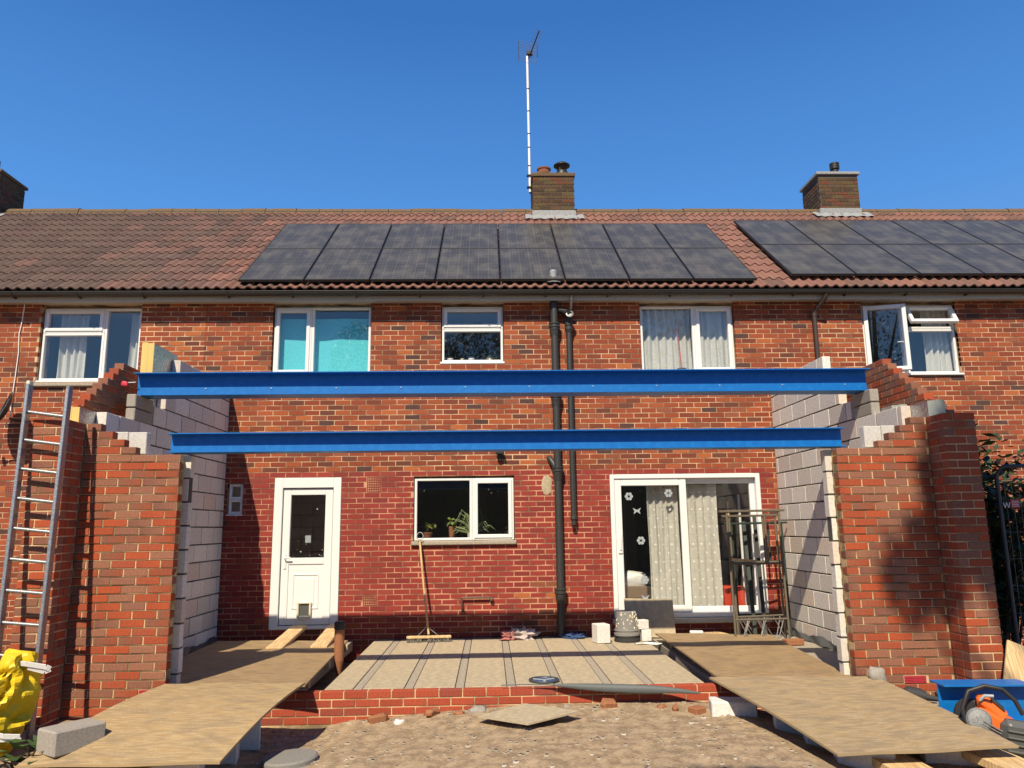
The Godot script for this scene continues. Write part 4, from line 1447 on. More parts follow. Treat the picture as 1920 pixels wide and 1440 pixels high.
	lb.tube([turn * V(0, -0.25, 0.07), turn * V(0.0, -0.22, 0.36)], 0.01, 6)
	part(lb, "feed_arm", M.galv, d)
	var lh := MB.new()
	lh.tube([turn * V(0, -0.24, 0.33), turn * V(0.0, -0.16, 0.4)], 0.026, 8)
	part(lh, "receiver", M.grey_plastic, d)
	var cb := MB.new()
	cb.tube([V(-6.86, 4.85, 0.02), V(-6.88, 4.55, 0.012), V(-6.9, 4.4, 0.012), V(-6.88, 4.1, 0.012), V(-6.89, 3.7, 0.012), V(-6.9, 3.3, 0.03), V(-6.83, 3.12, 0.1), V(-6.9, 3.0, 0.16), V(-6.98, 3.08, 0.3)], 0.007, 6)
	single(cb, "cable", M.white, "white cable running down the wall to the satellite dish", "cable")
	var sl := thing("security_light", "small black security lamp on the wall above the kitchen window", "lamp", "", V(0.155, 2.52, 0.0))
	var s1 := MB.new()
	s1.box(V(-0.06, 0.03, 0.03), V(0.06, 0.08, 0.13), 0.008)
	part(s1, "lamp_head", M.black_plastic, sl)
	var s2 := MB.new()
	s2.box(V(-0.03, -0.06, 0.0), V(0.03, 0.035, 0.06), 0.01)
	part(s2, "sensor", M.black_plastic, sl)
	var tp := thing("copper_pipe", "dark copper water pipe with a cut end low on the painted wall", "pipe", "", V(0, 0, 0))
	var t1 := MB.new()
	t1.tube([V(0.03, 0.55, 0.02), V(0.0, 0.55, 0.05), V(-0.39, 0.55, 0.05), V(-0.4, 0.53, 0.05), V(-0.39, 0.37, 0.05), V(-0.37, 0.35, 0.0)], 0.012, 8)
	part(t1, "pipe", M.copper, tp)
	for q in [V(0.02, 0.52, 0.04), V(-0.375, 0.35, 0.03)]:
		var t2 := MB.new()
		t2.rock(q, V(0.03, 0.03, 0.03), 6, 8, 5, 0.3)
		part(t2, "fitting", M.copper, tp)

# ---------- site clutter ----------
func ladder() -> void:
	var o := thing("ladder", "grey aluminium ladder leaning against the stepped brick wall", "ladder")
	var a0 := V(-4.185, 2.84, 4.18)
	var a1 := V(-3.825, 2.79, 4.18)
	var b0 := V(-4.06, -0.15, 4.47)
	var b1 := V(-3.72, -0.17, 4.47)
	for q in [[a0, b0], [a1, b1]]:
		var s := MB.new()
		s.bar(q[0], q[1], 0.03, 0.075, 0.004, V(0, 0.3, 1))
		var so := part(s, "stile", M.zinc, o)
		var cap := MB.new()
		cap.bar(q[0] + V(0, 0.03, 0), q[0] - V(0, 0.01, 0), 0.033, 0.064, 0.004, V(0, 0.3, 1))
		part(cap, "end_cap", M.cream if q[0] == a0 else M.galv, so)
	for i in 11:
		var t := 0.085 + i * 0.0865
		var r := MB.new()
		r.tube([a0.lerp(b0, t), a1.lerp(b1, t + 0.001)], 0.016, 8)
		part(r, "rung", M.zinc, o)
func broom() -> void:
	var o := thing("broom", "wide yard broom leaning against the kitchen window sill", "broom")
	var h := MB.new()
	h.tube([V(-0.99, 1.36, 0.09), V(-0.92, 0.75, 0.22), V(-0.835, 0.1, 0.33)], 0.015, 8)
	part(h, "handle", M.wood, o)
	var k := MB.new()
	k.xf = Transform3D(Basis(Vector3.UP, 0.06), V(-0.83, 0.0, 0.34))
	k.box(V(-0.3, 0.05, -0.035), V(0.3, 0.085, 0.035), 0.008)
	part(k, "head", M.wood, o)
	var b := MB.new()
	var r := RandomNumberGenerator.new()
	r.seed = 3
	b.xf = k.xf
	for i in 160:
		var x := r.randf_range(-0.295, 0.295)
		var z := r.randf_range(-0.03, 0.03)
		b.tube([V(x, 0.052, z), V(x + r.randf_range(-0.01, 0.01), 0.003, z + r.randf_range(-0.015, 0.03))], 0.004, 3, false)
	part(b, "bristles", M.grime, o)
	var s := MB.new()
	s.tube([V(-0.98, 0.085, 0.34), V(-0.86, 0.2, 0.315), V(-0.7, 0.08, 0.33)], 0.005, 5)
	part(s, "stay", M.galv, o)
	var l := MB.new()
	var ring := []
	for i in 13:
		ring.append(V(-0.985 + cos(TAU * i / 12) * 0.045, 1.4 + sin(TAU * i / 12) * 0.055, 0.09))
	l.tube(ring, 0.006, 6, false)
	part(l, "hanging_loop", M.sticker, o)
func buckets() -> void:
	var o := thing("bucket", "upturned mortar bucket spattered with mortar beside white blocks", "bucket", "", V(1.82, 0.005, 0.55))
	for q in [[0.0, "outer_bucket", "rubber"], [0.075, "inner_bucket", "grime"]]:
		var b := MB.new()
		b.xf = Transform3D(Basis(Vector3.BACK, 0.02), V(0, q[0], 0))
		b.lathe([Vector2(0.165, 0.0), Vector2(0.172, 0.004), Vector2(0.172, 0.03), Vector2(0.16, 0.034), Vector2(0.158, 0.06), Vector2(0.166, 0.062), Vector2(0.164, 0.075), Vector2(0.154, 0.08), Vector2(0.126, 0.3), Vector2(0.118, 0.308), Vector2(0.112, 0.3), Vector2(0, 0.3)], 26)
		part(b, q[1], M[q[2]], o)
	var sp := MB.new()
	var r := RandomNumberGenerator.new()
	r.seed = 12
	for i in 60:
		var an := r.randf_range(0.2, PI - 0.2)
		var y := r.randf_range(0.16, 0.37)
		var rad := lerpf(0.152, 0.127, (y - 0.155) / 0.22)
		sp.rock(V(cos(an) * rad, y, sin(an) * rad), V(0.006, 0.012, 0.006) * r.randf_range(0.4, 1.6), i, 5, 4, 0.5)
	part(sp, "mortar_spatter", M.cream, o, true)
func trestles() -> void:
	# tubular steel trestle frames stacked in the corner
	var spots := [[V(3.5, 0.0, 0.98), 0.08, 1.68, "rusty", "rusty tubular trestle frame standing foremost of the stack"], [V(3.62, 0.0, 0.62), 0.25, 1.62, "rusty", "dull brown trestle frame behind the foremost rusty one"], [V(3.74, 0.0, 0.4), 0.05, 1.52, "green_steel", "green trestle frame leaning nearest the house wall"]]
	for q in spots:
		var o := thing("trestle_frame", q[4], "trestle", "steel trestles in the corner", q[0], q[1])
		var hw := 0.36
		var H: float = q[2]
		for s in [-1.0, 1.0]:
			var b := MB.new()
			b.tube([V(s * hw, 0.0, 0.0), V(s * (hw + 0.0), H, -0.06)], 0.016, 8)
			part(b, "leg", M[q[3]], o)
		var y0 := [0.3, 1.0]
		for y in y0:
			var b := MB.new()
			b.tube([V(-hw, y, -0.06 * y / H), V(hw, y, -0.06 * y / H)], 0.013, 8)
			part(b, "crossbar", M[q[3]], o)
		var t := MB.new()
		t.bar(V(-hw - 0.1, H, -0.06), V(hw + 0.08, H + 0.01, -0.06), 0.045, 0.03, 0.004)
		part(t, "top_rail", M[q[3]], o)
		for x in [0.16]:
			var b := MB.new()
			b.tube([V(x, 1.0, -0.04), V(x, H, -0.06)], 0.014, 7)
			part(b, "upright", M[q[3]], o)
		for i in 6:
			var x := -0.3 + i * 0.12
			var b := MB.new()
			b.tube([V(x, 0.3, -0.01), V(x + (0.13 if i % 2 == 0 else -0.13), 0.02, 0.06)], 0.006, 5)
			part(b, "brace", M.galv, o)
	for i in 2:
		var b := MB.new()
		b.bar(V(0, 0, 0), V(0.05 + 0.02 * i, 1.55 + 0.07 * i, -0.35), 0.05, 0.03, 0.003)
		single(b, "steel_prop", M.green_steel if i % 2 == 0 else M.rust_dark, NTH[i] + " upright steel prop from the net curtain among the trestle frames", "prop", "steel props among the trestles", V(3.56 + 0.14 * i, 0.0, 0.52))
	lump("brick", "clay", "dark red brick under the foot of the foremost trestle", "brick", V(3.72, 0.0, 1.05), V(3.96, 0.07, 1.17), 0.15, 0.006)
	lump("timber_offcut", "wood", "short timber offcut resting on the trestle crossbar", "timber", V(3.2, 1.03, 0.84), V(3.5, 1.06, 0.94), 0.1, 0.003, "", -0.08)
func saw() -> void:
	var o := thing("cut_off_saw", "orange petrol cut-off saw with grey ribbed cover beside the ramp", "power saw", "", V(3.93, -0.2, 5.0), -0.35)
	var b := MB.new()
	b.xf = Transform3D(Basis(Vector3.BACK, -0.5), V(-0.03, 0.2, -0.05))
	b.box(V(-0.14, -0.11, -0.12), V(0.17, 0.06, 0.1), 0.05)
	part(b, "body", M.orange, o)
	var t := MB.new()
	t.xf = Transform3D(Basis(Vector3.BACK, -0.75) * Basis(Vector3.RIGHT, 0.2), V(-0.06, 0.29, -0.04))
	t.box(V(-0.1, -0.06, -0.08), V(0.16, 0.05, 0.07), 0.045)
	part(t, "air_filter_cover", M.orange, o)
	var sp := MB.new()
	sp.xf = t.xf
	sp.box(V(-0.03, 0.045, -0.05), V(0.09, 0.06, 0.04), 0.01)
	part(sp, "cover_recess", M.rubber, o)
	var rs := MB.new()
	rs.xf = Transform3D(Basis(Vector3.RIGHT, PI / 2 - 0.2), V(-0.16, 0.2, 0.06))
	rs.lathe([Vector2(0.09, -0.02), Vector2(0.09, 0.0), Vector2(0.075, 0.012), Vector2(0.03, 0.016), Vector2(0.0, 0.016)], 22)
	part(rs, "starter_housing", M.galv, o)
	var wi := MB.new()
	wi.tube([V(-0.13, 0.34, 0.03), V(-0.1, 0.38, 0.05), V(-0.04, 0.38, 0.05)], 0.012, 8)
	part(wi, "throttle_trigger", M.sticker, o)
	var c := MB.new()
	c.xf = Transform3D(Basis(Vector3.BACK, -0.12), V(0.1, 0.08, 0.08))
	c.box(V(-0.13, -0.13, -0.1), V(0.13, 0.13, 0.03), 0.04)
	part(c, "rear_cover", M.grey_plastic, o)
	for i in 4:
		var k := MB.new()
		k.xf = c.xf
		k.box(V(-0.095, 0.045 - i * 0.048, 0.02), V(0.095, 0.065 - i * 0.048, 0.045), 0.008)
		part(k, "rib", M.grey_plastic, o)
	for x in [-0.075, 0.085]:
		var k := MB.new()
		k.xf = c.xf * Transform3D(Basis(Vector3.RIGHT, PI / 2), V(x, 0.1, 0.03))
		k.lathe([Vector2(0.0, 0.006), Vector2(0.009, 0.006), Vector2(0.011, 0), Vector2(0, 0)], 8)
		part(k, "screw", M.bolt, o)
	var h := MB.new()
	var loop := []
	for i in 15:
		var an := lerpf(-2.6, 1.5, i / 14.0)
		loop.append(V(-0.12 - cos(an) * 0.14 + 0.16 * i / 14.0, 0.27 + sin(an) * 0.17, 0.02 - 0.04 * i / 14.0))
	var lp := [V(-0.16, 0.0, 0.05), V(-0.24, 0.12, 0.05), V(-0.26, 0.28, 0.03), V(-0.2, 0.4, 0.0), V(-0.08, 0.44, -0.02), V(0.04, 0.42, -0.03), V(0.12, 0.34, -0.03), V(0.16, 0.24, -0.02)]
	h.tube(lp, 0.017, 10)
	part(h, "front_handle", M.black_plastic, o)
	var g := MB.new()
	g.xf = Transform3D(Basis(Vector3.UP, 0.9) * Basis(Vector3.BACK, PI / 2), V(-0.17, 0.18, -0.1))
	g.lathe([Vector2(0, 0.02), Vector2(0.13, 0.018), Vector2(0.15, 0.0), Vector2(0.13, -0.018), Vector2(0, -0.02)], 24)
	part(g, "blade_guard", M.rubber, o)
	for i in 6:
		var k := MB.new()
		k.xf = Transform3D(Basis(Vector3.BACK, -0.5), V(-0.05, 0.1, 0.06))
		k.box(V(-0.12, -0.06 + i * 0.02, 0.0), V(0.02, -0.05 + i * 0.02, 0.025), 0.003)
		part(k, "cooling_fin", M.galv, o)
func offcut() -> void:
	var o := thing("steel_offcut", "short blue steel beam offcut standing behind the orange cutter", "beam", "", V(4.02, -0.1, 4.66), -0.06)
	var bot := MB.new()
	var q := i_beam(bot, -0.36, 0.36, 0.0, 0.31, 0.0, 0.24, 0.014)
	part(q[0], "top_flange", M.steel_blue, o)
	part(q[1], "web", M.steel_blue, o)
	part(bot, "bottom_flange", M.steel_blue, o)
func bag() -> void:
	var o := thing("builders_bag", "crumpled yellow woven bag with white loops beside the ladder foot", "bag", "", V(-3.96, -0.15, 4.82))
	o.scale = Vector3(0.85, 0.9, 0.85)
	var n := FastNoiseLite.new()
	n.seed = 5
	n.frequency = 2.2
	n.fractal_octaves = 2
	var b := MB.new()
	var f := func(s: float, t: float) -> Vector3:
		var an := -TAU * s
		var r := 0.33 * (0.8 + 0.3 * sin(PI * clampf(t * 1.1, 0.0, 1.0)) + 0.12 * t)
		var p := V(cos(an) * r * 1.1, t * 0.8, sin(an) * r * 0.7)
		p.x += 0.16 * t * t
		var w1 := n.get_noise_3d(p.x * 0.7, p.y * 0.7, p.z * 0.7)
		var fold := absf(sin(an * 3.0 + p.y * 5.0 + w1 * 6.0)) * 0.09 + absf(sin(an * 2.0 - p.y * 9.0 + w1 * 8.0)) * 0.06 * t + 0.05 * absf(n.get_noise_3d(p.x * 2.4, p.y * 2.4, p.z * 2.4))
		p += V(cos(an), 0.15, sin(an)) * (fold - 0.06)
		p.y += 0.14 * t * t * sin(an * 2.0 + 0.8)
		if t > 0.9:
			var k := (t - 0.9) / 0.1
			p = p.lerp(V(0.16, p.y - 0.12, 0.0), k * 0.75)
		return p
	for j in 40:
		for i in 60:
			b.quad(f.call(i / 60.0, j / 40.0), f.call((i + 1) / 60.0, j / 40.0), f.call((i + 1) / 60.0, (j + 1) / 40.0), f.call(i / 60.0, (j + 1) / 40.0))
	part(b, "bag", M.yellow, o)
	for q in [[V(0.33, 0.76, 0.1), V(0.5, 0.75, 0.14), V(0.66, 0.72, 0.12), V(0.69, 0.7, 0.1), V(0.64, 0.68, 0.1), V(0.5, 0.72, 0.12)], [V(0.25, 0.22, 0.2), V(0.42, 0.2, 0.24), V(0.55, 0.19, 0.22), V(0.5, 0.165, 0.22), V(0.3, 0.17, 0.2)]]:
		for i in q.size() - 1:
			var k := MB.new()
			k.bar(q[i], q[i + 1], 0.006, 0.045, 0.002, V(0, 1, 0.3))
			part(k, "lifting_loop", M.strap, o)
func leafy(called: String, label: String, at: Vector3, n: int, spread: Vector3, size: float, kk: Color, sd: int, stems := 6, cat := "plant", group := "") -> Node3D:
	var o := thing(called, label, cat, group, at)
	var r := RandomNumberGenerator.new()
	r.seed = sd
	var s := MB.new()
	var l := MB.new()
	var tips := []
	for i in stems:
		var e := V(r.randf_range(-1, 1) * spread.x, spread.y * r.randf_range(0.5, 1.0), r.randf_range(-1, 1) * spread.z)
		var mid := V(e.x * 0.4, e.y * 0.6, e.z * 0.4)
		s.tube([Vector3.ZERO, mid, e], [0.012 * size * 10.0, 0.008 * size * 10.0, 0.003 * size * 10.0], 5)
		tips.append([mid, e])
	part(s, "stem", M.bark, o)
	for i in n:
		var q: Array = tips[r.randi() % tips.size()]
		var p: Vector3 = (q[0] as Vector3).lerp(q[1], r.randf_range(0.0, 1.05)) + V(r.randf_range(-1, 1) * spread.x, r.randf_range(-0.7, 0.7) * spread.y, r.randf_range(-1, 1) * spread.z) * 0.3
		leaf(l, p, size * r.randf_range(0.6, 1.3), r, kk)
	part(l, "leaves", M.leaf, o)
	return o
func leaf(l: MB, p: Vector3, s: float, r: RandomNumberGenerator, kk: Color) -> void:
	var d := V(r.randf_range(-1, 1), r.randf_range(-0.6, 0.5), r.randf_range(-1, 1)).normalized()
	var side := d.cross(V(r.randf_range(-0.4, 0.4), 1, r.randf_range(-0.4, 0.4))).normalized()
	var w := r.randf_range(0.65, 1.35)
	l.tint(Color(kk.r * w, kk.g * w, kk.b * w))
	var a := p
	var b := p + d * s * 0.5 + side * s * 0.24 - V(0, s * 0.04, 0)
	var e := p + d * s - V(0, s * 0.14, 0)
	var f := p + d * s * 0.5 - side * s * 0.24 - V(0, s * 0.04, 0)
	l.quad(a, b, e, f)
func tree(label: String, at: Vector3, h: float, blobs: Array, n: int, sd: int) -> void:
	var o := thing("garden_tree", label, "tree", "trees behind the lawn", at)
	var r := RandomNumberGenerator.new()
	r.seed = sd
	var t := MB.new()
	t.tube([Vector3.ZERO, V(0.06, h * 0.3, 0.05), V(-0.05, h * 0.6, 0.0), V(0.05, h * 0.85, 0.0)], [0.2, 0.16, 0.11, 0.04], 10)
	for q in blobs:
		var c: Vector3 = q[0]
		t.tube([V(0, h * 0.35, 0), V(c.x * 0.5, lerpf(h * 0.35, c.y, 0.6), c.z * 0.5), c], [0.09, 0.06, 0.02], 7)
	part(t, "trunk", M.bark, o)
	var l := MB.new()
	for q in blobs:
		for i in int(n * q[2]):
			var d := V(r.randf_range(-1, 1), r.randf_range(-1, 1), r.randf_range(-1, 1))
			if d.length() > 1.0:
				continue
			d = d.normalized() * pow(d.length(), 0.5)
			leaf(l, q[0] + d * q[1], r.randf_range(0.09, 0.17), r, Color(0.05, 0.085, 0.022))
	part(l, "crown", M.leaf, o)
func fence() -> void:
	var o := thing("mesh_fence", "dark steel mesh fence panel beside the shaded brick wall", "fence", "", V(5.14, -0.25, 3.5), -0.5)
	var f := MB.new()
	var W := 2.2
	f.tube([V(0, 0.0, 0), V(0, 2.22, 0), V(0.06, 2.3, 0), V(W, 2.3, 0), V(W, 0, 0)], 0.021, 10)
	f.tube([V(0, 0.2, 0), V(W, 0.2, 0)], 0.018, 8)
	part(f, "frame", M.fence, o)
	for i in 36:
		var b := MB.new()
		b.tube([V(0.06 + i * 0.06, 0.2, 0), V(0.06 + i * 0.06, 2.29, 0)], 0.002, 4, false)
		part(b, "wire", M.galv, o)
	for i in 8:
		var b := MB.new()
		b.tube([V(0.0, 0.35 + i * 0.26, 0.003), V(W, 0.35 + i * 0.26, 0.003)], 0.002, 4, false)
		part(b, "wire", M.galv, o)
	var sg := node("sign", o, V(0.03, 1.88, 0.024))
	sg.scale = Vector3.ONE * 0.7
	var s1 := MB.new()
	s1.box(V(0.0, 0.0, 0.0), V(0.2, 0.13, 0.003))
	part(s1, "sign_plate", M.rubber, sg)
	var s2 := MB.new()
	s2.box(V(0.085, 0.004, 0.003), V(0.195, 0.126, 0.005))
	part(s2, "red_field", M.sign_red, sg)
	var tm := TextMesh.new()
	tm.text = "W"
	tm.font_size = 12
	tm.pixel_size = 0.008
	tm.depth = 0.003
	var tw := MeshInstance3D.new()
	tw.mesh = tm
	tw.name = "letter"
	tw.material_override = M.white
	tw.position = V(0.04, 0.05, 0.005)
	sg.add_child(tw)
	for i in 4:
		var s3 := MB.new()
		s3.box(V(0.1, 0.025 + i * 0.024, 0.005), V(0.185, 0.035 + i * 0.024, 0.007))
		part(s3, "print_line", M.white, sg)
func build_clutter() -> void:
	ladder()
	broom()
	buckets()
	trestles()
	saw()
	offcut()
	bag()
	fence()
	# clay pipe standing in the gap
	var cp := MB.new()
	cp.lathe([Vector2(0, 0.0), Vector2(0.03, 0.0), Vector2(0.055, 0.16), Vector2(0.058, 0.55), Vector2(0.05, 0.56)], 16)
	var cpt := thing("drain_pipe", "brown clay drain pipe standing between the plywood and the floor slab", "pipe", "", V(-1.73, -0.12, 1.95))
	part(cp, "pipe", M.clay, cpt)
	var cc := MB.new()
	cc.xf = Transform3D(Basis(), V(0, 0.5, 0))
	cc.lathe([Vector2(0.059, 0.0), Vector2(0.062, 0.01), Vector2(0.062, 0.075), Vector2(0.05, 0.09), Vector2(0, 0.09)], 16)
	part(cc, "cap", M.rust_dark, cpt)
	lump("concrete_block", "aircrete", "white block standing upright on the floor left of the bucket", "block", V(1.37, 0.004, 0.55), V(1.55, 0.24, 0.75), 0.25, 0.006)
	lump("concrete_block", "aircrete", "small white block offcut on the floor against the bucket", "block", V(2.0, 0.004, 0.5), V(2.13, 0.15, 0.63), 0.1, 0.006)
	lump("concrete_block", "aircrete", "small white block offcut on top of another by the bucket", "block", V(1.95, 0.155, 0.48), V(2.1, 0.27, 0.6), 0.4, 0.006)
	lump("concrete_block", "aircrete", "small white block offcut lying between the two short planks", "block", V(2.72, 0.004, 0.28), V(2.9, 0.09, 0.4), -0.2, 0.01)
	lump("concrete_block", "concrete", "rough grey concrete block lying on the bowed plywood ramp", "block", V(-3.24, -0.075, 4.82), V(-2.99, 0.1, 5.2), -0.6, 0.012)
	# board leaning on the patio door
	var lb := MB.new()
	lb.bar(V(0, 0, 0.0), V(0.02, 0.49, -0.2), 0.68, 0.02, 0.003, V(0, 0.35, 1))
	single(lb, "leaning_board", M.slab, "square pale board leaning against the patio door", "board", "", V(2.19, 0.01, 0.32))
	var rb := MB.new()
	rb.bar(V(0, 0, 0), V(0.22, 0.48, -0.16), 0.6, 0.022, 0.003, V(0.0, 0.3, 1))
	single(rb, "leaning_board", M.wood, "pale board leaning at the mesh fence behind the blue offcut", "board", "", V(4.62, -0.12, 4.42))
	# small board on the dirt
	var sb := MB.new()
	sb.board(4, 4, func(s: float, t: float) -> Vector3: return V(-0.12, -0.13, 3.96).lerp(V(0.31, -0.12, 4.32), s).lerp(V(0.32, -0.12, 3.55).lerp(V(0.79, -0.1, 3.98), s), t), 0.014, Vector2(0.3, 0.5), Vector2(0.25, 0.25))
	single(sb, "small_board", M.slab, "small pale board lying on the dirt in front of the plinth", "board")
	# round chamber cover and the ring lid on the slab
	var cv := thing("chamber_cover", "round grey plastic chamber cover lying on the dirt by the bowed ramp", "cover", "", V(-1.62, -0.37, 4.5))
	var c1 := MB.new()
	c1.xf = Transform3D(Basis(Vector3.BACK, 0.06), Vector3.ZERO)
	c1.lathe([Vector2(0.235, 0.0), Vector2(0.24, 0.02), Vector2(0.235, 0.035), Vector2(0.225, 0.04), Vector2(0.225, 0.07), Vector2(0.21, 0.085), Vector2(0.0, 0.09)], 36)
	part(c1, "lid", M.grime, cv)
	var c2 := MB.new()
	c2.xf = Transform3D(Basis(Vector3.BACK, 0.06), V(0, -0.03, 0))
	c2.lathe([Vector2(0.25, 0.0), Vector2(0.255, 0.03), Vector2(0.236, 0.034)], 36)
	part(c2, "seal", M.rubber, cv)
	var rl := thing("round_lid", "dark round lid with pale spokes lying on the floor slab", "tray", "", V(0.53, 0.002, 3.15))  # loose plastic bucket lid, dark ring round a blue disc
	var r1 := MB.new()
	r1.lathe([Vector2(0.15, 0.0), Vector2(0.155, 0.012), Vector2(0.148, 0.02), Vector2(0.13, 0.018), Vector2(0.125, 0.006)], 32)
	part(r1, "rim", M.fence, rl)
	var r2 := MB.new()
	r2.lathe([Vector2(0.126, 0.006), Vector2(0.0, 0.009)], 32)
	part(r2, "disc", M.tarp_blue, rl)
	for i in 3:
		var r3 := MB.new()
		r3.xf = Transform3D(Basis(Vector3.UP, TAU * i / 3.0), Vector3.ZERO)
		r3.box(V(-0.012, 0.008, 0.0), V(0.012, 0.014, 0.12))
		part(r3, "spoke", M.sticker, rl)
	# flattened sleeve lying over the plinth
	var du := MB.new()
	var path := []
	var rad := []
	for i in 21:
		var t := i / 20.0
		path.append(V(lerpf(0.1, 1.98, t), 0.035 - 0.12 * t * t + 0.01 * sin(t * 9.0), 3.47 + 0.1 * t))
		rad.append(0.007 + 0.05 * pow(sin(PI * clampf((t - 0.25) / 0.75, 0.0, 1.0)), 0.8))
	du.xf = Transform3D(Basis().scaled(V(1, 0.72, 1.15)), V(0, 0.004, -0.52))
	du.tube(path, rad, 12)
	single(du, "membrane_sleeve", M.duct, "grey rolled membrane tapering along the top of the plinth", "membrane")
	# rags by the wall
	var rg := MB.new()
	rg.crumple(V(0, 0.05, 0), V(0.22, 0.1, 0.12), 15)
	single(rg, "plastic_bag", M.rag, "crumpled pale plastic bag lying at the foot of the wall", "bag", "", V(0.42, 0.0, 0.22))
	var rg2 := MB.new()
	rg2.crumple(V(0, 0.04, 0), V(0.13, 0.08, 0.1), 19)
	single(rg2, "rag", M.rag_red, "pink rag crumpled beside the pale plastic bag", "rag", "", V(0.26, 0.0, 0.25))
	var tb := MB.new()
	tb.crumple(V(0, 0.02, 0), V(0.18, 0.05, 0.09), 25)
	single(tb, "blue_sheeting", M.tarp_blue, "scrap of blue sheeting at the foot of the soil pipe", "sheeting", "", V(1.15, 0.0, 0.2))
	var pa := MB.new()
	pa.board(4, 3, func(s: float, t: float) -> Vector3: return V(s * 0.34, 0.006 + 0.008 * sin(s * 7.0 + t * 4.0), -t * 0.14 + 0.03 * s), 0.001)
	single(pa, "paper", M.white, "sheet of white paper lying on the floor below the bucket", "paper", "", V(1.88, 0.002, 0.88))
	# by the right nib: lintel, tools, pot, bricks
	var li := thing("concrete_lintel", "hollow grey concrete lintel lying at the foot of the shaded wall", "lintel", "", V(4.02, -0.2, 4.12), 0.12)
	var l1 := MB.new()
	rim(l1, -0.42, 0.42, 0.0, 0.14, 0.035, -0.06, 0.06, 0.004)
	l1.box(V(-0.42, 0.12, -0.06), V(0.42, 0.145, 0.06), 0.004)
	part(l1, "body", M.concrete, li)
	for x in [-0.28, 0.02, 0.26]:
		var l2 := MB.new()
		l2.box(V(x - 0.08, 0.143, -0.03), V(x + 0.08, 0.147, 0.02))
		part(l2, "slot", M.rubber, li)
	for q in [[3.72, "black rounded tool case lying on the lintel end beside the ramp", 0.1], [4.05, "dark grey power tool motor lying on the concrete lintel", 0.09]]:
		var t := thing("power_tool", q[1], "tool", "", V(q[0], -0.055, 4.1))
		var t1 := MB.new()
		t1.tube([V(-0.1, 0.05, 0), V(-0.02, 0.07, 0), V(0.06, 0.06, 0.04), V(0.1, 0.05, 0.06)], [0.03, 0.065, 0.06, 0.045], 14)
		part(t1, "body", M.rubber if q[0] < 4.0 else M.grey_plastic, t)
		var t2 := MB.new()
		t2.tube([V(0.1, 0.05, 0.06), V(0.18, 0.04, 0.1)], [0.03, 0.02], 10)
		part(t2, "nose", M.galv if q[0] > 4.0 else M.rubber, t)
	var pt := MB.new()
	pt.lathe([Vector2(0.0, 0.0), Vector2(0.06, 0.0), Vector2(0.065, 0.11), Vector2(0.07, 0.12), Vector2(0.06, 0.125), Vector2(0.055, 0.1), Vector2(0, 0.1)], 18)
	single(pt, "clay_pot", M.clay, "small clay pot standing in the corner of the shaded wall", "pot", "", V(4.17, -0.04, 3.98))
	var st := MB.new()
	st.rock(V(0, 0.05, 0), V(0.08, 0.07, 0.06), 44, 8, 6, 0.5)
	single(st, "stone", M.concrete, "grey stone lying at the foot of the right door jamb", "stone", "", V(3.5, 0.1, 3.95))
	for q in [[4.18, 5.45, 0.2, "orange perforated brick lying beside the ramp corner"], [4.28, 5.12, 0.6, "red perforated brick lying behind the ramp corner"], [-3.46, 4.7, -0.4, "pink perforated brick lying beside the rough concrete block"]]:
		var pb := thing("perforated_brick", q[3], "brick", "", V(q[0], ground_y(q[0], q[1]) + 0.01, q[1]), q[2])
		var b1 := MB.new()
		rim(b1, -0.108, 0.108, -0.05, 0.05, 0.022, 0.0, 0.065, 0.003)
		b1.xf = Transform3D()
		for i in 3:
			b1.box(V(-0.06 + i * 0.05, -0.03, 0.0), V(-0.04 + i * 0.05, 0.03, 0.064))
		for i in b1.v.size():
			var vv := b1.v[i]
			b1.v[i] = V(vv.x, vv.z, -vv.y)
			var nn := b1.n[i]
			b1.n[i] = V(nn.x, nn.z, -nn.y)
		part(b1, "brick", M.clay, pb)
	# planting at the edges
	leafy("leafy_plant", "broad leaved plant growing in front of the yellow bag", V(-3.42, -0.3, 5.05), 40, V(0.28, 0.3, 0.15), 0.16, Color(0.07, 0.13, 0.04), 9)
	leafy("yellow_shrub", "yellow green shrub behind the ladder", V(-7.0, -0.25, 1.2), 420, V(0.45, 1.35, 0.4), 0.08, Color(0.22, 0.24, 0.03), 10, 12)
	leafy("dark_shrub", "dark leafy shrub growing behind the mesh fence", V(5.85, -0.3, 2.3), 4200, V(0.8, 2.55, 0.7), 0.15, Color(0.035, 0.065, 0.02), 11, 24)
	leafy("dark_shrub", "dark shrub growing between the shaded wall and the fence", V(5.3, -0.3, 3.0), 1800, V(0.3, 2.3, 0.4), 0.14, Color(0.03, 0.055, 0.02), 12, 14)
	tree("leafy tree standing behind the photographer, low crown", V(-0.3, -0.3, 13.4), 7.0, [[V(-0.1, 7.0, 0), V(1.5, 1.5, 1.2), 2.0], [V(-1.2, 6.6, 0.3), V(1.0, 1.3, 0.9), 0.9], [V(0.9, 6.2, 0.0), V(1.0, 1.2, 0.9), 0.7], [V(-4.1, 7.3, 0.6), V(0.9, 1.4, 0.9), 0.9]], 5200, 21)
	tree("tall leafy tree standing behind the photographer", V(4.6, -0.3, 14.4), 11.5, [[V(-2.2, 13.55, 0), V(1.2, 1.0, 0.9), 5.0], [V(-3.3, 13.15, 0), V(0.34, 0.28, 0.4), 0.2], [V(-3.68, 13.0, 0), V(0.22, 0.16, 0.3), 0.06], [V(0.4, 12.0, 0.2), V(1.8, 2.2, 1.5), 1.0], [V(0.9, 8.5, 0), V(1.7, 1.8, 1.4), 0.7], [V(2.4, 7.2, 0.5), V(1.5, 1.7, 1.3), 0.6]], 5200, 22)
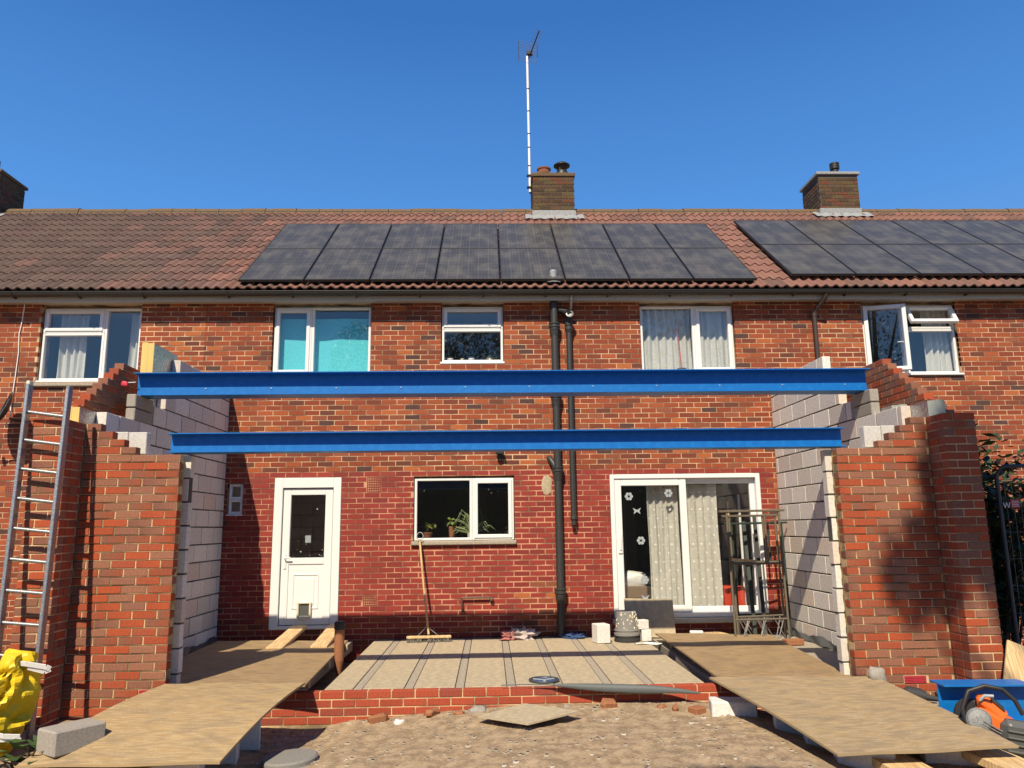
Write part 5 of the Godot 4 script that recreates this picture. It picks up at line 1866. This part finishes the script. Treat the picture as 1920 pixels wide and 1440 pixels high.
	# hedge across the end of the garden, which the ground floor panes mirror
	var hg := thing("garden_hedge", "tall dark hedge across the end of the garden", "hedge", "", V(0, -0.3, 20.5))
	var hc := MB.new()
	hc.box(V(-14, 0, 0.25), V(15, 3.5, 1.1))
	part(hc, "branches", M.bark, hg)
	var hl := MB.new()
	var hr := RandomNumberGenerator.new()
	hr.seed = 33
	for i in 9000:
		leaf(hl, V(hr.randf_range(-14.2, 15.2), hr.randf_range(0.0, 3.75 + 0.25 * sin(i * 0.37)), hr.randf_range(-0.1, 0.4)), hr.randf_range(0.14, 0.3), hr, Color(0.035, 0.06, 0.02))
	part(hl, "leaves", M.leaf, hg, true)
	# things seen through the windows
	curtain(-3.17, -1.79, 3.7, 4.66, -0.2, "turquoise sheet hung behind the upper window with blue glass", "turquoise", 1.5, 0.008, 1.0)
	curtain(2.33, 3.1, 3.7, 4.78, -0.2, "pale pleated curtain behind the wide pane over the patio door", "curtain", 7.0, 0.028, 0.4)
	curtain(3.16, 3.7, 3.7, 4.78, -0.2, "pale pleated curtain behind the narrow pane over the patio door", "curtain", 5.0, 0.026, 2.0)
	curtain(-6.45, -6.05, 3.66, 4.75, -0.25, "white curtain drawn to the side of the wide pane behind the ladder", "curtain", 4.0, 0.03, 0.3, 0.02)
	curtain(-5.42, -5.2, 3.66, 4.75, -0.25, "white curtain at the narrow pane beside the yellow insulation", "curtain", 2.5, 0.03, 1.3, 0.05)
	curtain(6.72, 7.13, 3.66, 4.75, -0.22, "grey green curtain in the open casement window", "curtain", 4.0, 0.035, 0.8)
	curtain(5.78, 5.88, 3.66, 4.75, -0.22, "narrow ruffled curtain edge in the open casement window", "curtain", 1.5, 0.03, 0.8)
	curtain(2.32, 2.78, 0.3, 2.1, -0.22, "spotted net curtain behind the sliding leaf of the patio door", "net", 5.0, 0.02, 0.9)
	curtain(2.88, 3.36, 0.3, 2.1, -0.22, "spotted net curtain behind the fixed leaf of the patio door", "net", 4.0, 0.018, 1.7)
	lump("storage_box", "red_box", "red plastic box standing inside the patio door", "box", V(3.4, 0.11, -0.6), V(3.72, 0.62, -0.3), 0.1, 0.02)
	for q in [[3.55, 1.75, 0.05, "wood"], [3.66, 1.6, -0.06, "black_plastic"], [3.74, 1.85, 0.03, "white"]]:
		var b := MB.new()
		b.tube([Vector3.ZERO, V(q[2], q[1], -0.12)], 0.02, 8)
		single(b, "tool_handle", M[q[3]], {"wood": "wooden", "black_plastic": "black", "white": "white"}[q[3]] + " long handle leaning inside the patio door by the red box", "tool handle", "handles inside the patio door", V(q[0], 0.11, -0.35))
	var pil := MB.new()
	pil.rock(V(0, 0.1, 0), V(0.2, 0.13, 0.14), 63, 14, 10, 0.25)
	single(pil, "cushion", M.white, "white cushion lying inside the patio door", "cushion", "", V(2.13, 0.62, -0.5))
	lump("cabinet", "room_floor", "brown cabinet inside the patio door carrying the cushion", "cabinet", V(1.9, 0.11, -0.75), V(2.3, 0.64, -0.35), 0.0, 0.01)
	# kitchen sill plants
	var shelf := MB.new()
	shelf.box(V(-1.05, 1.27, -0.55), V(0.33, 1.335, -0.285), 0.004)
	single(shelf, "window_board", M.room, "dark window board behind the kitchen window", "shelf")
	leafy("house_plant", "bushy variegated plant in a clay pot on the kitchen window board", V(-0.92, 1.47, -0.36), 60, V(0.13, 0.12, 0.07), 0.08, Color(0.2, 0.24, 0.05), 51)
	pot(V(-0.92, 1.335, -0.36), 0.07, "terracotta", "round clay pot on the kitchen window board")
	leafy("house_plant", "small tufted plant in a tan vase on the kitchen window board", V(-0.56, 1.56, -0.36), 14, V(0.05, 0.08, 0.04), 0.09, Color(0.2, 0.3, 0.06), 52)
	pot(V(-0.56, 1.335, -0.36), 0.045, "clay", "tan vase on the kitchen window board", 0.2)
	spider(V(-0.26, 1.36, -0.36))
	leafy("house_plant", "thin seedling in the opening pane of the kitchen window", V(0.27, 1.4, -0.36), 8, V(0.03, 0.2, 0.03), 0.06, Color(0.15, 0.2, 0.06), 53, 3)
	for i in 4:
		var q: Array = [[0.02, "white"], [-0.26, "white"], [-0.4, "cream"], [-0.58, "white"]][i]
		pot(V(q[0], 3.94, -0.2), 0.045 if q[0] != -0.4 else 0.025, q[1], NTH[i] + " little pot from the soil pipe on the small upper window sill", 0.09)
	leafy("house_plant", "green plant on the sill of the small upper window", V(0.06, 4.0, -0.2), 30, V(0.1, 0.08, 0.05), 0.07, Color(0.2, 0.26, 0.06), 54)
	var dr := thing("potted_stem", "thin red stemmed plant in a grey pot on the sill before the pale curtain", "plant", "", V(2.92, 3.72, -0.12))
	var d1 := MB.new()
	d1.lathe([Vector2(0, 0), Vector2(0.055, 0), Vector2(0.07, 0.12), Vector2(0, 0.12)], 14)
	part(d1, "pot", M.grey_plastic, dr)
	var d2 := MB.new()
	d2.tube([V(0, 0.1, 0), V(-0.02, 0.5, 0.01), V(-0.06, 0.8, 0.0), V(-0.04, 0.98, 0)], [0.008, 0.006, 0.005, 0.004], 6)
	part(d2, "stem", M.red_box, dr)
func pot(at: Vector3, r: float, m: String, label: String, h := 0.12) -> void:
	var b := MB.new()
	b.lathe([Vector2(0, 0), Vector2(r * 0.75, 0), Vector2(r, h * 0.8), Vector2(r * 1.08, h * 0.82), Vector2(r * 1.08, h), Vector2(r * 0.9, h), Vector2(r * 0.85, h * 0.85), Vector2(0, h * 0.85)], 16)
	single(b, "plant_pot", M[m], label, "pot", "pots on the upper sill" if label.contains("little pot") else "", at)
func spider(at: Vector3) -> void:
	var o := thing("spider_plant", "spider plant with long arching striped leaves in the kitchen window", "plant", "", at)
	var r := RandomNumberGenerator.new()
	r.seed = 71
	for i in 26:
		var an := r.randf_range(0, TAU)
		var l := r.randf_range(0.2, 0.45)
		var up := r.randf_range(0.1, 0.42)
		var b := MB.new()
		b.tint(Color(0.3, 0.38, 0.17))
		var d := V(cos(an), 0, sin(an) * 0.35)
		b.tube([V(0, 0.05, 0), d * l * 0.35 + V(0, up * 0.8, 0), d * l * 0.75 + V(0, up, 0), d * l + V(0, up * 0.6, 0)], [0.007, 0.01, 0.008, 0.001], 4)
		part(b, "leaf", M.leaf, o)
	var p := MB.new()
	p.lathe([Vector2(0, -0.02), Vector2(0.06, -0.02), Vector2(0.075, 0.07), Vector2(0, 0.07)], 14)
	part(p, "pot", M.cream, o)

func _ready() -> void:
	rng.seed = 20
	# camera
	var cam := Camera3D.new()
	cam.name = "camera"
	cam.position = EYE
	cam.rotation_order = EULER_ORDER_YXZ
	cam.rotation_degrees = Vector3(10.6, -1.76, -0.71)
	cam.fov = 53.06
	cam.near = 0.05
	cam.far = 400.0
	add_child(cam)
	cam.current = true
	# sky and exposure
	# clear summer air: paler towards the horizon, the same all round
	var im := Image.create(256, 256, false, Image.FORMAT_RGBF)
	var stops := [[0.0, 0.38, 0.54, 0.8], [9.0, 0.21, 0.44, 0.8], [22.0, 0.098, 0.31, 0.76], [36.0, 0.045, 0.178, 0.53], [60.0, 0.032, 0.125, 0.42], [90.0, 0.028, 0.105, 0.36]]
	for y in 256:
		var el := 90.0 - (y + 0.5) / 256.0 * 180.0
		var q := Color(0.3, 0.25, 0.19)
		if el > 0.0:
			for k in stops.size() - 1:
				if el >= stops[k][0] and el <= stops[k + 1][0]:
					var f: float = (el - stops[k][0]) / (stops[k + 1][0] - stops[k][0])
					q = Color(lerpf(stops[k][1], stops[k + 1][1], f), lerpf(stops[k][2], stops[k + 1][2], f), lerpf(stops[k][3], stops[k + 1][3], f))
		for x in 256:
			im.set_pixel(x, y, Color(q.r / EXPO, q.g / EXPO, q.b / EXPO))
	var sm := PanoramaSkyMaterial.new()
	sm.panorama = ImageTexture.create_from_image(im)
	var sky := Sky.new()
	sky.sky_material = sm
	var env := Environment.new()
	env.background_mode = Environment.BG_SKY
	env.sky = sky
	env.tonemap_mode = Environment.TONE_MAPPER_LINEAR
	env.tonemap_exposure = EXPO
	env.sdfgi_enabled = true
	env.ssao_enabled = true
	env.ssil_enabled = true
	var we := WorldEnvironment.new()
	we.name = "environment"
	we.environment = env
	add_child(we)
	# sun, high in front of the houses and a little to the left
	var sun := DirectionalLight3D.new()
	sun.name = "sun"
	sun.light_color = Color(1.0, 0.94, 0.83)
	sun.light_energy = 1.6
	sun.light_angular_distance = 0.53
	sun.shadow_enabled = true
	add_child(sun)
	sun.look_at_from_position(Vector3.ZERO, Vector3(0.255, -1.0, -0.9), Vector3.UP)
	make_materials()
	build_ground()
	build_terrace()
	build_extension()
	build_roof_things()
	build_clutter()
